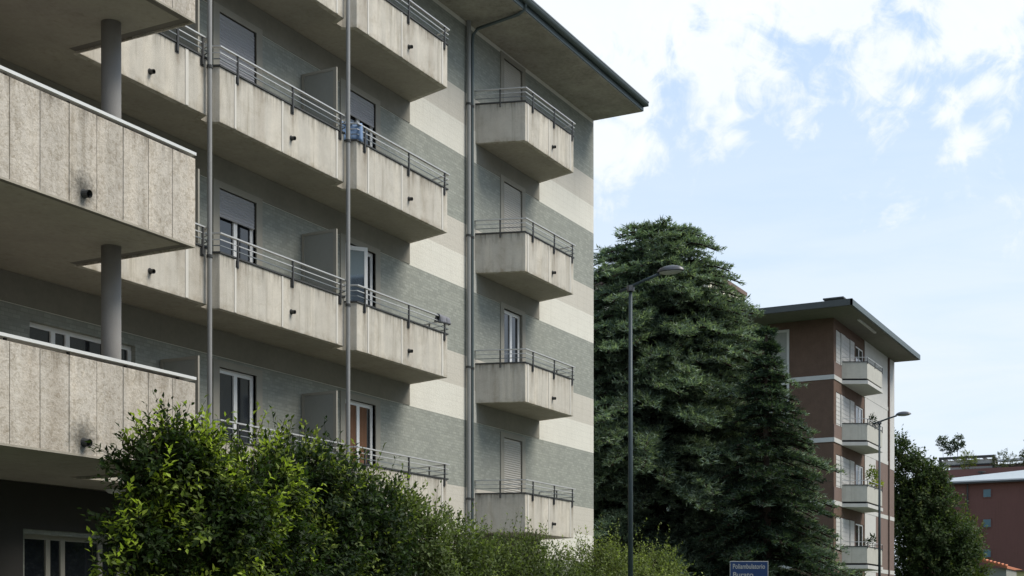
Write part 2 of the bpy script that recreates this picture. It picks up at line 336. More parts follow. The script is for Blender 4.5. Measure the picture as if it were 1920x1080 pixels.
# ------------------------------------------------------------------ apartment block in the foreground
LV = [3.65, 6.75, 9.85, 12.95]; YW, YF, YT, XT, XE = 16.1, 14.95, 12.73, 14.77, 35.48
A = thing('apartment_building', (18, 16.1, 0), 'long near apartment block with grey and beige bands and rows of concrete balconies', 'building')
holes = []; doors = []
for k, z in enumerate(LV):
    F = z+.2; T = [6.1, 9.3, 12.45, 15.5][k]
    doors += [('B', 19.3, 20.35, F, T, k), ('C', 23.22, 24.34, F, T, k), ('D', 30.08, 31.06, F, T, k)]
    holes += [(19.3, 20.35, F, T), (23.22, 24.34, F, T), (30.08, 31.06, F, T)]
wins = []
for k, z in enumerate(LV):
    T = [6.1, 9.3, 12.45, 15.5][k]
    wins += [(14.95, 17.2, z+.9, T), (9.6, 11.8, z+.9, T), (4.2, 6.4, z+.9, T)]
wins.append((14.85, 16.95, .15, 2.88)); wins.append((8.5, 11.0, .15, 2.88)); wins += [(19.2, 21, 1.1, 2.8), (23.2, 25, 1.1, 2.8), (30, 31.4, 1.1, 2.8)]
w = MB(); holed(w, 1, XE, 0, 15.68, YW, holes+wins, .22)
w.add([(XE,YW,0),(XE,28,0),(XE,28,15.68),(XE,YW,15.68)], [(0,1,2,3)]); w.add([(1,YW,0),(1,YW,15.68),(1,28,15.68),(1,28,0)], [(0,1,2,3)]); w.add([(1,28,0),(1,28,15.68),(XE,28,15.68),(XE,28,0)], [(0,1,2,3)])
w.build('wall', M['wall'], A)
MB().box(1.0, 17.9, YW-.03, YW-.002, 2.95, 3.64).box(1.0, 8.45, YW-.03, YW-.002, .1, 2.95).box(11.05, 14.8, YW-.03, YW-.002, .1, 2.95).box(17.0, 17.9, YW-.03, YW-.002, .1, 2.95).build('ground_floor_shade_facing', M['shade_facing'], A)  # thin sheets over the wall, ground floor shade painted into their colour
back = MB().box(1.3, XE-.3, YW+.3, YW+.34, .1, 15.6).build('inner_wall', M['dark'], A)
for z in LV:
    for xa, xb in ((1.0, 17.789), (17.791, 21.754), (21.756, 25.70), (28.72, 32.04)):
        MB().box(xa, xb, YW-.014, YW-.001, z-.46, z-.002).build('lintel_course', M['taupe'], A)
# roof: slab with overhanging eave, low hip above it, gutter
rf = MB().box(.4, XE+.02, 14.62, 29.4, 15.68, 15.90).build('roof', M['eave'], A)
hp = MB(); hx0, hx1, hy0, hy1 = .4, XE+.02, 14.66, 29.4
hp.add([(hx0,hy0,15.93),(hx1,hy0,15.93),(hx1,hy1,15.93),(hx0,hy1,15.93),(hx0+7,22,17.1),(hx1-7,22,17.1)], [(0,1,5,4),(1,2,5),(2,3,4,5),(3,0,4),(0,3,2,1)])
kid(rf, hp.build('roof_covering', M['roofd'], rf))
gt = MB(); n = 8
for i in range(n):
    a0, a1 = math.pi+math.pi*i/n, math.pi+math.pi*(i+1)/n
    for r_, flip in ((.085, 0), (.075, 1)):
        q = [(.4, 14.53+r_*math.cos(a0), 15.90+r_*math.sin(a0)), (XE+.05, 14.53+r_*math.cos(a0), 15.90+r_*math.sin(a0)), (XE+.05, 14.53+r_*math.cos(a1), 15.90+r_*math.sin(a1)), (.4, 14.53+r_*math.cos(a1), 15.90+r_*math.sin(a1))]
        gt.add(q if not flip else q[::-1], [(0,1,2,3)])
gt.box(XE+.04, XE+.055, 14.45, 14.61, 15.81, 15.90)
kid(rf, gt.build('gutter', M['gutter'], rf)); kid(rf, MB().box(.4, XE+.05, 14.435, 14.62, 15.905, 15.935).build('gutter_lip', M['zinc'], rf))
kid(rf, MB().box(.4, XE+.05, 14.598, 14.62, 15.70, 15.90).build('fascia', M['gutter'], rf))
kid(rf, MB().box(XE+.02, XE+.05, 14.62, 29.4, 15.70, 15.93).build('fascia', M['gutter'], rf))
# --- a balcony kind: parapet path in plan, slab polygon, railing, posts
def balcony(path, z, wallpts, posts, spouts, strips, fill=None, name='balcony'):
    H = .92; T = .11
    mb = MB().band(path, 0, T, z, z+H)
    b = mb.build(name, M['concrete'], A, bevel=.008)
    inn = offset(path, T)
    poly = list(inn)+wallpts
    sl = MB().prism(poly, z+.004, z+.2)
    if fill: sl.box(*fill, z+.002, z+.2)
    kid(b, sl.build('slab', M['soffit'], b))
    kid(b, MB().band(path, -.022, T+.02, z+H, z+H+.028).build('coping', M['dmetal'], b))
    kid(b, MB().band(path, -.045, .012, z+H+.315, z+H+.337).build('handrail', M['metal'], b))
    for dz in (.115, .215):
        kid(b, MB().band(path, -.026, -.012, z+H+dz, z+H+dz+.016).build('rail', M['metal'] if dz > .2 else M['zinc'], b))
    for x in posts:
        p = MB().box(x-.02, x+.02, path_y(path, x)-.034, path_y(path, x)-.01, z+H-.13, z+H+.318)
        p.box(x-.045, x+.045, path_y(path, x)-.012, path_y(path, x)-.002, z+H-.15, z+H-.03)
        kid(b, p.build('railing_post', M['dmetal'], b))
    for seg in range(len(path)-1):            # one post in the middle of every flank
        (xa, ya), (xb, yb) = path[seg], path[seg+1]
        if abs(ya-yb) > .8:
            mx, my = (xa+xb)/2, (ya+yb)/2; e = (Vector((xb, yb))-Vector((xa, ya))).normalized(); nn = Vector((e.y, -e.x))*.022
            kid(b, MB().tube([(mx+nn.x, my+nn.y, z+H-.1), (mx+nn.x, my+nn.y, z+H+.318)], .018, 6).build('railing_post', M['dmetal'], b))
    for x, dz in spouts:
        sp = MB(); y0 = YF
        sp.tube([(x, y0+.02, z+dz), (x, y0-.085, z+dz-.012)], .036, 10, cap=False); sp.tube([(x, y0+.0, z+dz), (x, y0-.084, z+dz-.012)], .028, 10, cap=False)
        sp.tube([(x, y0-.003, z+dz), (x, y0-.006, z+dz)], .05, 10)
        kid(b, sp.build('drain_spout', M['dmetal'], b, smooth=False))
    for x, wd in strips:
        kid(b, MB().box(x, x+wd, YF-.010, YF+.004, z+.012, z+H-.012).build('cover_strip', M['strip'], b))
    return b
def path_y(path, x):
    for (xa, ya), (xb, yb) in zip(path, path[1:]):
        if xa <= x <= xb: return ya+(yb-ya)*(x-xa)/(xb-xa)
    return YF
BU = [
 ([(14.79,YF),(17.63,YF),(17.74,15.20)], [(17.788,15.22),(17.788,YW-.002),(14.79,YW-.002)], [15.3,16.9,17.5], [(16.29,.25)], [(15.6,.05),(17.1,.07)]),
 ([(17.84,15.20),(17.95,YF),(21.54,YF),(21.68,15.24)], [(21.752,15.26),(21.752,YW-.002),(17.79,YW-.002),(17.79,15.22)], [18.39,19.92,21.4], [(19.9,.33)], [(18.32,.05),(19.62,.04),(21.28,.05)]),
 ([(21.83,15.24),(21.97,YF),(25.39,YF),(25.73,YW-.002)], [(21.754,YW-.002),(21.754,15.26)], [22.22,23.81,25.24], [(23.84,.31)], [(22.33,.05),(23.55,.04),(25.15,.05)]),
 ([(28.66,YW-.002),(29.03,YF),(31.71,YF),(32.06,YW-.002)], [], [29.4,30.56,31.6], [(30.5,.29)], [(29.14,.05),(30.28,.03),(31.5,.05)]),
]
for i, (path, wp, posts, sp, st) in enumerate(BU):
    b0 = balcony(path, LV[0], wp, posts, sp, st, fill=[None, (17.70, 17.90, 15.16, 15.22), (21.64, 21.88, 15.2, 15.26), None][i])
    for k in (1, 2, 3): dup(b0, (0, 0, LV[k]-LV[0]), A)
# partition panels between neighbouring balconies
for px in (17.79, 21.755):
    for k, z in enumerate(LV):
        F = z+.2
        f = MB().box(px-.02, px+.02, 15.26, 15.33, F, F+2.12).box(px-.02, px+.02, 16.02, 16.08, F, F+2.12).box(px-.02, px+.02, 15.33, 16.02, F+2.07, F+2.12).box(px-.02, px+.02, 15.33, 16.02, F, F+.08)
        pf = f.build('partition', M['surround'], A); kid(pf, MB().box(px-.008, px+.008, 15.33, 16.02, F+.08, F+2.07).build('panel', M['panel'], pf))
# doors
def door(x0, x1, z0, z1, kind):
    y = YW+.06; fw = .085
    d = MB().box(x0, x0+fw, y, y+.06, z0, z1).box(x1-fw, x1, y, y+.06, z0, z1).box(x0+fw, x1-fw, y, y+.06, z1-fw, z1).box(x0+fw, x1-fw, y, y+.06, z0, z0+.12)
    xm = (x0+x1)/2
    if kind != 'closed': d.box(xm-.05, xm+.05, y-.012, y+.055, z0+.12, z1-fw)
    d = d.build('door_frame', M['white'], A)
    if kind == 'closed' or kind == 'half' or kind == 'quarter':
        zb = {'closed': z0+.02, 'half': z1-.5, 'quarter': z1-.35}[kind]
        s = MB(); n = int((z1-.03-zb)/.055)
        for i in range(n):
            za = zb+i*.055; s.add([(x0+.03,y-.045,za),(x1-.03,y-.045,za),(x1-.03,y-.058,za+.028),(x0+.03,y-.058,za+.028),(x1-.03,y-.045,za+.053),(x0+.03,y-.045,za+.053)], [(0,1,2,3),(3,2,4,5)])
        s.box(x0+.03, x1-.03, y-.04, y-.03, zb, z1-.01)
        kid(d, s.build('roller_shutter', M['shutter'] if x0 < 29 else M['bshutter'], d))
    kid(d, MB().box(x0+fw, xm-.05, y+.02, y+.03, z0+.12, z1-fw).build('pane', M['glass'], d))
    kid(d, MB().box(xm+.05, x1-fw, y+.02, y+.03, z0+.12, z1-fw).build('pane', M['glass'], d))
    if kind == 'curtain':
        c = MB(); n = 14; xa = x0+.02; wd = (x1-x0)*.8
        for i in range(n):
            u0, u1 = xa+wd*i/n, xa+wd*(i+1)/n; ya, yb = y+.012-.008*(i % 2), y+.012-.008*((i+1) % 2)
            c.add([(u0,ya,z0+.1),(u1,yb,z0+.1),(u1,yb,z1-.07),(u0,ya,z1-.07)], [(0,1,2,3)])
        kid(d, c.build('curtain', M['brownwood'], d))
    if kind == 'open':                     # one white leaf swung outwards, its glass mirroring the sky
        L_ = .5; a = R(38); ex, ey = math.cos(a)*L_, -math.sin(a)*L_
        def bar(u0, u1, za, zb, m_, nm, th=.02):
            P0 = Vector((x0+.05, y-.01, 0)); e = Vector((math.cos(a), -math.sin(a), 0)); q = Vector((math.sin(a), math.cos(a), 0))*th
            c_ = [P0+e*u0-q, P0+e*u1-q, P0+e*u1+q, P0+e*u0+q]
            return MB().add([(p.x,p.y,za) for p in c_]+[(p.x,p.y,zb) for p in c_], [(0,3,2,1),(4,5,6,7),(0,1,5,4),(1,2,6,5),(2,3,7,6),(3,0,4,7)])
        fr = MB()
        for u0, u1, za, zb in ((0,.07,z0+.05,z1-.07),(L_-.07,L_,z0+.05,z1-.07),(.07,L_-.07,z0+.05,z0+.17),(.07,L_-.07,z1-.15,z1-.07)):
            q = bar(u0, u1, za, zb, None, ''); fr.add(q.v, q.f)
        kid(d, fr.build('open_leaf', M['white'], d)); g_ = bar(.07, L_-.07, z0+.17, z1-.15, None, '', .004); kid(d, g_.build('pane', M['mirror'], d))
    so = MB(); t = .17
    so.box(x0-t, x0, YW-.025, YW+.1, z0-.02, z1+.12).box(x1, x1+t, YW-.025, YW+.1, z0-.02, z1+.12).box(x0, x1, YW-.025, YW+.1, z1, z1+.12)
    kid(d, so.build('surround', M['surround'], d))
    return d
M['mirror'] = mat('sky_glass', (.30, .36, .42), .03, metal=.85, var=0, spec=.9)
KIND = {'B': ['glass', 'half', 'closed', 'closed'], 'C': ['curtain', 'open', 'half', 'half'], 'D': ['closed', 'glass', 'closed', 'closed']}
for c, x0, x1, z0, z1, k in doors: door(x0, x1, z0, z1, KIND[c][k])
for x0, x1, z0, z1 in wins:
    y = YW+.10; n = 4 if x1-x0 > 2 else 2; f = MB().box(x0, x1, y, y+.06, z0, z0+.06).box(x0, x1, y, y+.06, z1-.07, z1)
    xs = [x0, x0+.55, x0+.85, x0+1.65, x1] if n == 4 else [x0, (x0+x1)/2, x1]
    for i, x in enumerate(xs):
        wd = .045 if 0 < i < len(xs)-1 else .07
        f.box(max(x0, x-wd), min(x1, x+wd), y-.01, y+.05, z0+.06, z1-.07)
    wf = f.build('window', M['surround'] if z1 < 3 else M['white'], A)
    for i in range(len(xs)-1): kid(wf, MB().box(xs[i]+.05, xs[i+1]-.05, y+.02, y+.03, z0+.06, z1-.07).build('pane', M['glass'], wf))
# stone-clad terraces carried on round columns
def terrace(z):
    t = MB().box(1.2, XT-.03, YT+.03, YT+.15, z, z+1.19)
    t.box(XT-.15, XT-.03, YT+.15, YF, z, z+1.19)
    b = t.build('terrace', M['joint'], A)
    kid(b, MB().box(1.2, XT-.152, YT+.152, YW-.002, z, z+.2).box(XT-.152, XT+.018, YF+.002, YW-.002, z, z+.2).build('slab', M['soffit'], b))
    kid(b, MB().box(1.2, XT-.004, YT-.004, YT+.026, z-.03, z-.002).build('drip_edge', M['soffit'], b))
    cap = MB().band([(XT+.01, YT+.15-.15) if False else (1.2, YT-.01), (XT+.01, YT-.01), (XT+.01, YF)], 0, .18, z+1.245, z+1.285)
    kid(b, cap.build('cap_rail', M['cap'], b))
    for i in range(14): kid(b, MB().box(1.6+i*.99, 1.63+i*.99, YT+.06, YT+.09, z+1.19, z+1.245).build('rail_bracket', M['dmetal'], b))
    proto = None
    x = XT-.002
    for i in range(29):
        wd = .455
        if proto is None:
            proto = MB().box(x-wd, x, YT, YT+.03, z-.03, z+1.2).build('stone_panel', M['stone'], b, bevel=.004); p = proto
        else:
            p = proto.copy(); COL.objects.link(p); p.location.x -= i*.465; p.location.y += random.uniform(-.003, .003)
            ORG[p.name] = ORG[proto.name]-Vector((i*.465, 0, 0))
        kid(b, p)
    e0 = None
    for i in range(4):
        q = MB().box(XT-.03, XT, YT+.032+i*.545, YT+.032+i*.545+.535, z-.03, z+1.2).build('stone_panel', M['stone'], b, bevel=.004); kid(b, q)
    for x in (12.69, 6.5):
        sp = MB().tube([(x, YT+.02, z+.15), (x, YT-.10, z+.135)], .05, 12, cap=False).tube([(x, YT, z+.15), (x, YT-.099, z+.135)], .04, 12, cap=False).tube([(x, YT-.004, z+.15), (x, YT-.006, z+.15)], .06, 12)
        kid(b, sp.build('drain_spout', M['dmetal'], b))
    return b
tb = terrace(LV[0])
for k in (1, 2, 3): dup(tb, (0, 0, LV[k]-LV[0]), A)
for cx in (14.27, 8.6, 3.0):
    zs = [(z+.2, z+3.1) for z in LV[:3]]
    for za, zb in zs:
        c = MB().tube([(cx, 13.8, za), (cx, 13.8, zb)], .135, 24).build('column', M['column'], A, smooth=False)
        for p in c.data.polygons: p.use_smooth = len(p.vertices) == 4
# balcony-front downpipes in the notches, and the wall downpipe with its elbow under the eave
def pipe_with_clips(x, y, r, z0, z1, m, step=3.1, n=12):
    p = MB().tube([(x, y, z0), (x, y, z1)], r, n, cap=False).build('downpipe', m, A, smooth=True)
    z = z0+1.2
    while z < z1-.2:
        kid(p, MB().tube([(x, y, z), (x, y, z+.05)], r+.012, n).build('pipe_clip', M['dmetal'], p)); z += step
    return p
pipe_with_clips(17.60, 14.87, .040, .1, 15.68, M['pipe']); pipe_with_clips(21.56, 14.87, .040, .1, 15.68, M['pipe'])
pipe_with_clips(28.2, YW-.08, .052, .1, 15.68, M['pipe']); pw = pipe_with_clips(28.38, YW-.075, .038, .1, 15.2, M['gutter'])
pts = [(28.38, YW-.075, 15.2), (28.38, YW-.10, 15.42), (28.36, YW-.22, 15.53), (28.31, 14.75, 15.62), (28.3, 14.60, 15.70), (28.3, 14.55, 15.84)]
kid(pw, MB().tube(pts, .038, 10, cap=False).build('pipe_elbow', M['gutter'], pw, smooth=True))
for x, y in ((16.35, 15.72), (15.6, 14.6)):
    c = MB(); n = 16
    for i, (r_, dz) in enumerate(((.15, 0), (.15, -.03), (.11, -.06), (.04, -.075))):
        c.v += [(x+r_*math.cos(2*math.pi*j/n), y+r_*math.sin(2*math.pi*j/n), LV[0]-.004+dz) for j in range(n)]
    for i in range(3):
        for j in range(n): c.f.append((i*n+j, (i+1)*n+j, (i+1)*n+(j+1) % n, i*n+(j+1) % n))
    c.f.append(tuple(3*n+j for j in range(n)))
    c.build('ceiling_light', M['lampglass'], A, smooth=True)
# things on the balconies
def cloth(name, path, z, drop, m, label, cat, seed, wob=.03):
    rr = random.Random(seed); (xa, ya), (xb, yb) = path; nu, nv = 14, 12; mb = MB()
    e = Vector((xb-xa, yb-ya)); nn = Vector((e.y, -e.x)).normalized()
    ph = [rr.uniform(0, 6) for _ in range(4)]
    for j in range(nv+1):
        t = j/nv*2-1                        # -1 inner hem, 0 on the rail, 1 outer hem
        for i in range(nu+1):
            u = i/nu; f = wob*abs(t)*(math.sin(u*14+ph[0])+.5*math.sin(u*27+ph[1]))
            zz = z-abs(t)**1.1*drop*(.85 if t < 0 else 1)*(1+.06*math.sin(u*5+ph[2]))
            off = .05*math.tanh(t*6)+f
            mb.v.append((xa+e.x*u+nn.x*off, ya+e.y*u+nn.y*off, zz))
    for j in range(nv):
        for i in range(nu): mb.f.append((j*(nu+1)+i, j*(nu+1)+i+1, (j+1)*(nu+1)+i+1, (j+1)*(nu+1)+i))
    o = mb.build(name, m, None, smooth=True); s = o.modifiers.new('solid', 'SOLIDIFY'); s.thickness = .006
    return tag(o, label, cat)
cloth('towel', ((21.84, 15.22), (22.12, 14.93)), LV[2]+.92+.375, .36, M['blue_cloth'], 'pale blue towel hung over the corner of a third-row balcony railing beside the right pipe', 'towel', 3)
# crumpled grey cover lying over the end of the railing, second row
cloth('folded_cover', ((24.95, 14.93), (25.42, 14.94)), LV[1]+.92+.37, .17, M['grey_cloth'], 'crumpled dark grey cover slung over the right end of a balcony railing above the bushes', 'cover', 9, .05)
# ------------------------------------------------------------------ foliage
def leafmesh(name, V, T, C, m, parent=None, o3=None):
    V = V.reshape(-1, 3); nV = len(V); nT = len(T)
    o3 = np.array(o3 if o3 is not None else (V[:,0].mean(), V[:,1].mean(), V[:,2].min()))
    me = bpy.data.meshes.new(name); me.vertices.add(nV); me.vertices.foreach_set('co', (V-o3).astype(np.float32).ravel())
    me.loops.add(nT*3); me.polygons.add(nT); me.loops.foreach_set('vertex_index', T.astype(np.int32).ravel())
    me.polygons.foreach_set('loop_start', np.arange(0, nT*3, 3, dtype=np.int32)); me.polygons.foreach_set('loop_total', np.full(nT, 3, dtype=np.int32))
    me.update(calc_edges=True)
    at = me.color_attributes.new('tint', 'FLOAT_COLOR', 'POINT'); cc = np.ones((nV, 4), dtype=np.float32); cc[:, :3] = C.reshape(-1, 3); at.data.foreach_set('color', cc.ravel())
    me.materials.append(m); return link(name, me, tuple(o3), parent)
def norm(a): return a/np.maximum(1e-6, np.linalg.norm(a, axis=-1, keepdims=True))
def leaves(P, D, Nn, Ls, Ws, C):     # folded pointed leaves: base, two sides, tip -> 2 triangles
    S = norm(np.cross(D, Nn)); U = norm(np.cross(S, D)); Ls = Ls[:, None]; Ws = Ws[:, None]
    a = P; b = P+D*Ls*.45+S*Ws*.5+U*Ws*.15; c = P+D*Ls-U*Ls*.12; d = P+D*Ls*.45-S*Ws*.5+U*Ws*.15
    V = np.stack([a, b, c, d], 1); n = len(P); i = np.arange(n)[:, None]*4
    T = np.concatenate([i+np.array([[0, 1, 2]]), i+np.array([[0, 2, 3]])], 0); return V, T, np.repeat(C[:, None, :], 4, 1)
def rnd_dir(n): return norm(RNG.normal(size=(n, 3)))
def stems(P0, P1, r0, r1):
    n = len(P0); D = norm(P1-P0); S = norm(np.cross(D, np.array([.3, .2, .9]))); U = np.cross(S, D); V = []
    for P, r in ((P0, r0), (P1, r1)):
        for k in range(3):
            a = 2*math.pi*k/3; V.append(P+(S*math.cos(a)+U*math.sin(a))*r)
    V = np.stack(V, 1); i = np.arange(n)[:, None]*6; T = []
    for k in range(3):
        q = (k+1) % 3; T += [i+np.array([[k, q, q+3]]), i+np.array([[k, q+3, k+3]])]
    return V, np.concatenate(T, 0)
def merge(parts):
    Vs, Ts, Cs, off = [], [], [], 0
    for V, T, C in parts:
        V = V.reshape(-1, 3); Vs.append(V); Ts.append(T+off); Cs.append(C.reshape(-1, 3)); off += len(V)
    return np.concatenate(Vs), np.concatenate(Ts), np.concatenate(Cs)
def bush(name, lobes, density, leaf, cols, label, cat='bush', group=None, sprigs=(), young=.35, shoot=(.22, .5), nleaf=11, upw=.5, trunk=True, wide=.5, gap=0.0, lf=None, lumpy=.16, shr=.12, dz=0.0):
    old, mid, yng = [np.array(c) for c in cols]
    O = []; D = []; Ln = []; Y = []
    for (cx, cy, cz, rx, ry, rz) in lobes:
        area = 4*math.pi*((rx*ry)**1.6/3+(rx*rz)**1.6/3+(ry*rz)**1.6/3)**(1/1.6); n = int(area*density)
        d = rnd_dir(n); rad = 1-np.abs(RNG.normal(size=(n, 1)))*.22; rad = np.clip(rad, .15, 1)
        # lumps: clusters push in and out
        lump = np.sin(d[:, :1]*5+cx*3)*np.sin(d[:, 1:2]*6+cy)*np.sin(d[:, 2:]*5.5+cz*2)*lumpy
        p = np.array([cx, cy, cz])+d*np.array([rx, ry, rz])*(rad+lump-shr)
        if gap:
            q = np.sin(p[:, 0]*2.3+cx)*np.sin(p[:, 2]*3.1+1)*np.sin(p[:, 1]*2.7); keep = q > -gap; p = p[keep]; d = d[keep]; rad = rad[keep]; n = len(p)
        ex = RNG.random((n, 1)) < .09*(d[:, 2:] > -.2)
        dd = norm(d*np.array([1, 1, .8])*(1-.6*ex)+np.array([0, 0, 1.0])*(upw+.8*ex)+RNG.normal(size=(n, 3))*.35)
        O.append(p); D.append(dd); Ln.append(RNG.uniform(shoot[0], shoot[1], (n, 1))*(1+ex*.9))
        cl_ = np.sin(p[:, :1]*4.1+1)*np.sin(p[:, 2:]*4.7+cx)+np.sin(p[:, :1]*8.3+p[:, 2:]*7.1)*.5
        Y.append(np.clip((rad-.72)*3, 0, 1)*RNG.random((n, 1))*(.4+.9*np.clip(d[:, 2:]+.3, 0, 1))*np.clip(cl_*2.0+.35, .0, 1.7))
    for (x, y, z, h, k) in sprigs:
        n = k; o = np.array([x, y, z])+RNG.normal(size=(n, 3))*np.array([.12, .12, .1]); O.append(o); D.append(norm(np.array([0, 0, 1.0])+RNG.normal(size=(n, 3))*.32))
        Ln.append(RNG.uniform(.6, 1, (n, 1))*h); Y.append(RNG.uniform(.5, 1.1, (n, 1)))
    O = np.concatenate(O)+np.array([.0, 0, dz]); D = np.concatenate(D); Ln = np.concatenate(Ln); Y = np.concatenate(Y); n = len(O)
    parts = []; bend = RNG.normal(size=(n, 3))*.12+np.array([0, 0, .12])
    tip = O+D*Ln
    V, T = stems(O, tip, leaf*.05, leaf*.02); parts.append((V, T, np.broadcast_to(old*.9+np.array([.02, .01, 0]), V.shape)))
    A1 = norm(np.cross(D, np.array([.31, .2, .93]))); B1 = np.cross(D, A1)
    for k in range(nleaf):
        t = (k+.6)/nleaf; ang = k*2.4+RNG.random((n, 1))*1.2
        rad = A1*np.cos(ang)+B1*np.sin(ang); P = O+D*Ln*t+RNG.normal(size=(n, 3))*leaf*.2
        dd = norm(rad*(1.1-.5*t)+D*(.35+.7*t)+RNG.normal(size=(n, 3))*.25); Nn = norm(D*1.0+np.array([0, 0, .7])+RNG.normal(size=(n, 3))*.3)
        yo = np.clip(Y*(t**1.5)*1.6*(young/.35), 0, 1); sh = RNG.uniform(.7, 1.25, (n, 1))
        cmid = old+(mid-old)*RNG.random((n, 1)); C = (cmid*(1-yo)+yng*yo)*sh
        s = RNG.uniform(.7, 1.15, n)*leaf*(1-.25*t); parts.append(leaves(P, dd, Nn, s, s*wide, C))
    V, T, C = merge(parts)
    c0 = np.array([l[:2] for l in lobes]).mean(0)
    th = thing(name, (c0[0], c0[1], .1), label, cat, group)
    leafmesh(lf or 'foliage', V, T, C, M['leaf'], th)
    if trunk:
        mb = MB()
        for (cx, cy, cz, rx, ry, rz) in lobes:
            for q in range(2):
                bx, by = c0[0]+random.uniform(-.3, .3), c0[1]+random.uniform(-.2, .2)
                mb.tube([(bx, by, .05), ((bx+cx)/2+random.uniform(-.1, .1), (by+cy)/2, cz*.5), (cx+random.uniform(-.3, .3)*rx, cy, cz+rz*.5)], .045, 6, r1=.012)
        mb.build('stem', M['bark'], th)
    return th
HG = 'bushes growing along the front of the apartment block'
G_old, G_mid, G_yng = (.010, .020, .006), (.040, .070, .018), (.34, .43, .06)
bush('bush', [(12.48, 11.30, 3.47, 0.66, 0.54, 0.58), (13.28, 11.20, 2.92, 1.25, 0.98, 1.05), (14.53, 11.40, 3.40, 0.77, 0.60, 0.62), (12.06, 11.20, 2.59, 0.46, 0.39, 0.40), (12.95, 11.30, 3.61, 0.50, 0.44, 0.42), (14.62, 11.30, 2.66, 0.73, 0.57, 0.64), (12.37, 11.20, 1.9, 0.62, 0.56, 0.63), (13.6, 11.3, 1.6, 1.4, .9, 1.2)],
     52, .115, (G_old, G_mid, G_yng), 'large bush with bright yellow-green shoots covering the corner of the stone-clad terrace', group=HG, nleaf=12, lumpy=.34, shr=.34, dz=-.16,
     sprigs=[(12.26, 11.3, 3.75, .4, 5), (12.76, 11.3, 3.8, .35, 4), (13.24, 11.3, 3.85, .5, 5), (11.6, 11.1, 2.45, .35, 6), (11.67, 11.1, 2.85, .35, 5), (15.1, 11.3, 2.4, .5, 8), (14.9, 11.25, 1.9, .5, 8), (14.9, 11.3, 2.9, .4, 6), (14.7, 11.35, 3.7, .4, 5), (12.4, 10.9, 2.6, .4, 4), (12.1, 11, 3.2, .4, 4)], young=.8)
bush('bush', [(17.22, 12.10, 3.46, 0.98, 0.76, 0.82), (16.55, 12.20, 3.6, 0.91, 0.71, 0.75), (18.09, 12.10, 3.28, 0.82, 0.64, 0.71), (16.67, 12.00, 2.55, 1.05, 0.78, 0.95), (18.24, 12.10, 2.44, 0.95, 0.68, 0.9), (15.91, 12.20, 3.7, 0.5, 0.41, 0.42), (17.4, 12.1, 1.5, 1.6, .9, 1.2)],
     40, .118, ((.014, .028, .012), (.042, .070, .028), (.28, .34, .07)), 'dark green bush with tall thin shoots between the bright bush and olive one', group=HG, nleaf=12, lumpy=.34, shr=.34, dz=-.16,
     sprigs=[(16.23, 12.2, 4.2, .6, 2), (15.43, 12.2, 4.15, .6, 3), (17.5, 12.1, 4.1, .5, 3), (15.8, 12.1, 3.9, .5, 4), (16.6, 12.1, 4.15, .4, 4), (18.3, 12.1, 3.7, .4, 4)], young=.45)
G3 = ((.06, .085, .032), (.13, .17, .062), (.26, .31, .10))
bush('bush', [(19.68, 12.20, 2.94, 0.88, 0.68, 0.70), (19.18, 12.30, 3.30, 0.71, 0.55, 0.56), (20.93, 12.20, 2.82, 0.81, 0.63, 0.66), (20.03, 12.20, 2.2, 1.0, 0.83, 0.9), (20.2, 12.2, 1.4, 1.6, .8, 1.1), (21.4, 12.2, 2.1, .8, .7, .9)],
     34, .108, G3, 'olive green bush with upright twigs in front of the wall left of the long downpipe', group=HG, lumpy=.28, shr=.30, dz=-.12,
     sprigs=[(19.02, 12.2, 3.7, .35, 4), (19.52, 12.2, 3.55, .45, 4), (20.56, 12.2, 3.4, .5, 5), (21.2, 12.2, 3.3, .4, 4)], young=.3, upw=.9)
G4 = ((.065, .088, .034), (.135, .172, .062), (.26, .31, .11))
bush('bush', [(22.48, 12.30, 2.69, 0.86, 0.67, 0.68), (23.89, 12.30, 2.64, 0.90, 0.70, 0.72), (25.44, 12.30, 2.48, 0.80, 0.59, 0.62), (23.33, 12.30, 2.11, 1.06, 0.83, 0.92), (24.8, 12.3, 1.5, 1.8, .8, 1.1), (26.6, 12.3, 2.1, .7, .6, .7)],
     32, .10, G4, 'fine-leaved olive bush below the separate column of balconies, right of the long downpipe', group=HG, lumpy=.28, shr=.30, dz=-.12,
     sprigs=[(22.17, 12.3, 3.15, .4, 4), (24.47, 12.3, 3.1, .5, 4), (25.2, 12.3, 2.9, .4, 3), (25.57, 12.3, 2.85, .45, 4), (23.4, 12.3, 3.2, .55, 2)], young=.3, upw=.9)
G5 = ((.09, .115, .04), (.18, .22, .07), (.33, .38, .13))
bush('bush', [(28.02, 12.30, 2.61, 0.82, 0.64, 0.68), (30.46, 12.20, 2.68, 0.80, 0.63, 0.66), (29.16, 12.20, 2.21, 1.12, 0.88, 0.98), (27.24, 12.40, 2.76, 0.60, 0.47, 0.50), (29.2, 12.3, 1.3, 2.0, .9, 1.0), (31.6, 12.2, 2.0, .8, .6, .8)],
     36, .09, G5, 'pale yellow-green bush behind the near lamp post, right of the building corner', group=HG, lumpy=.28, shr=.25, sprigs=[(27.9, 12.3, 3.1, .45, 4), (32.0, 12.2, 2.5, .5, 4), (30.4, 12.2, 3.1, .4, 4), (33.2, 12.0, 2.2, .5, 4)], young=.4)
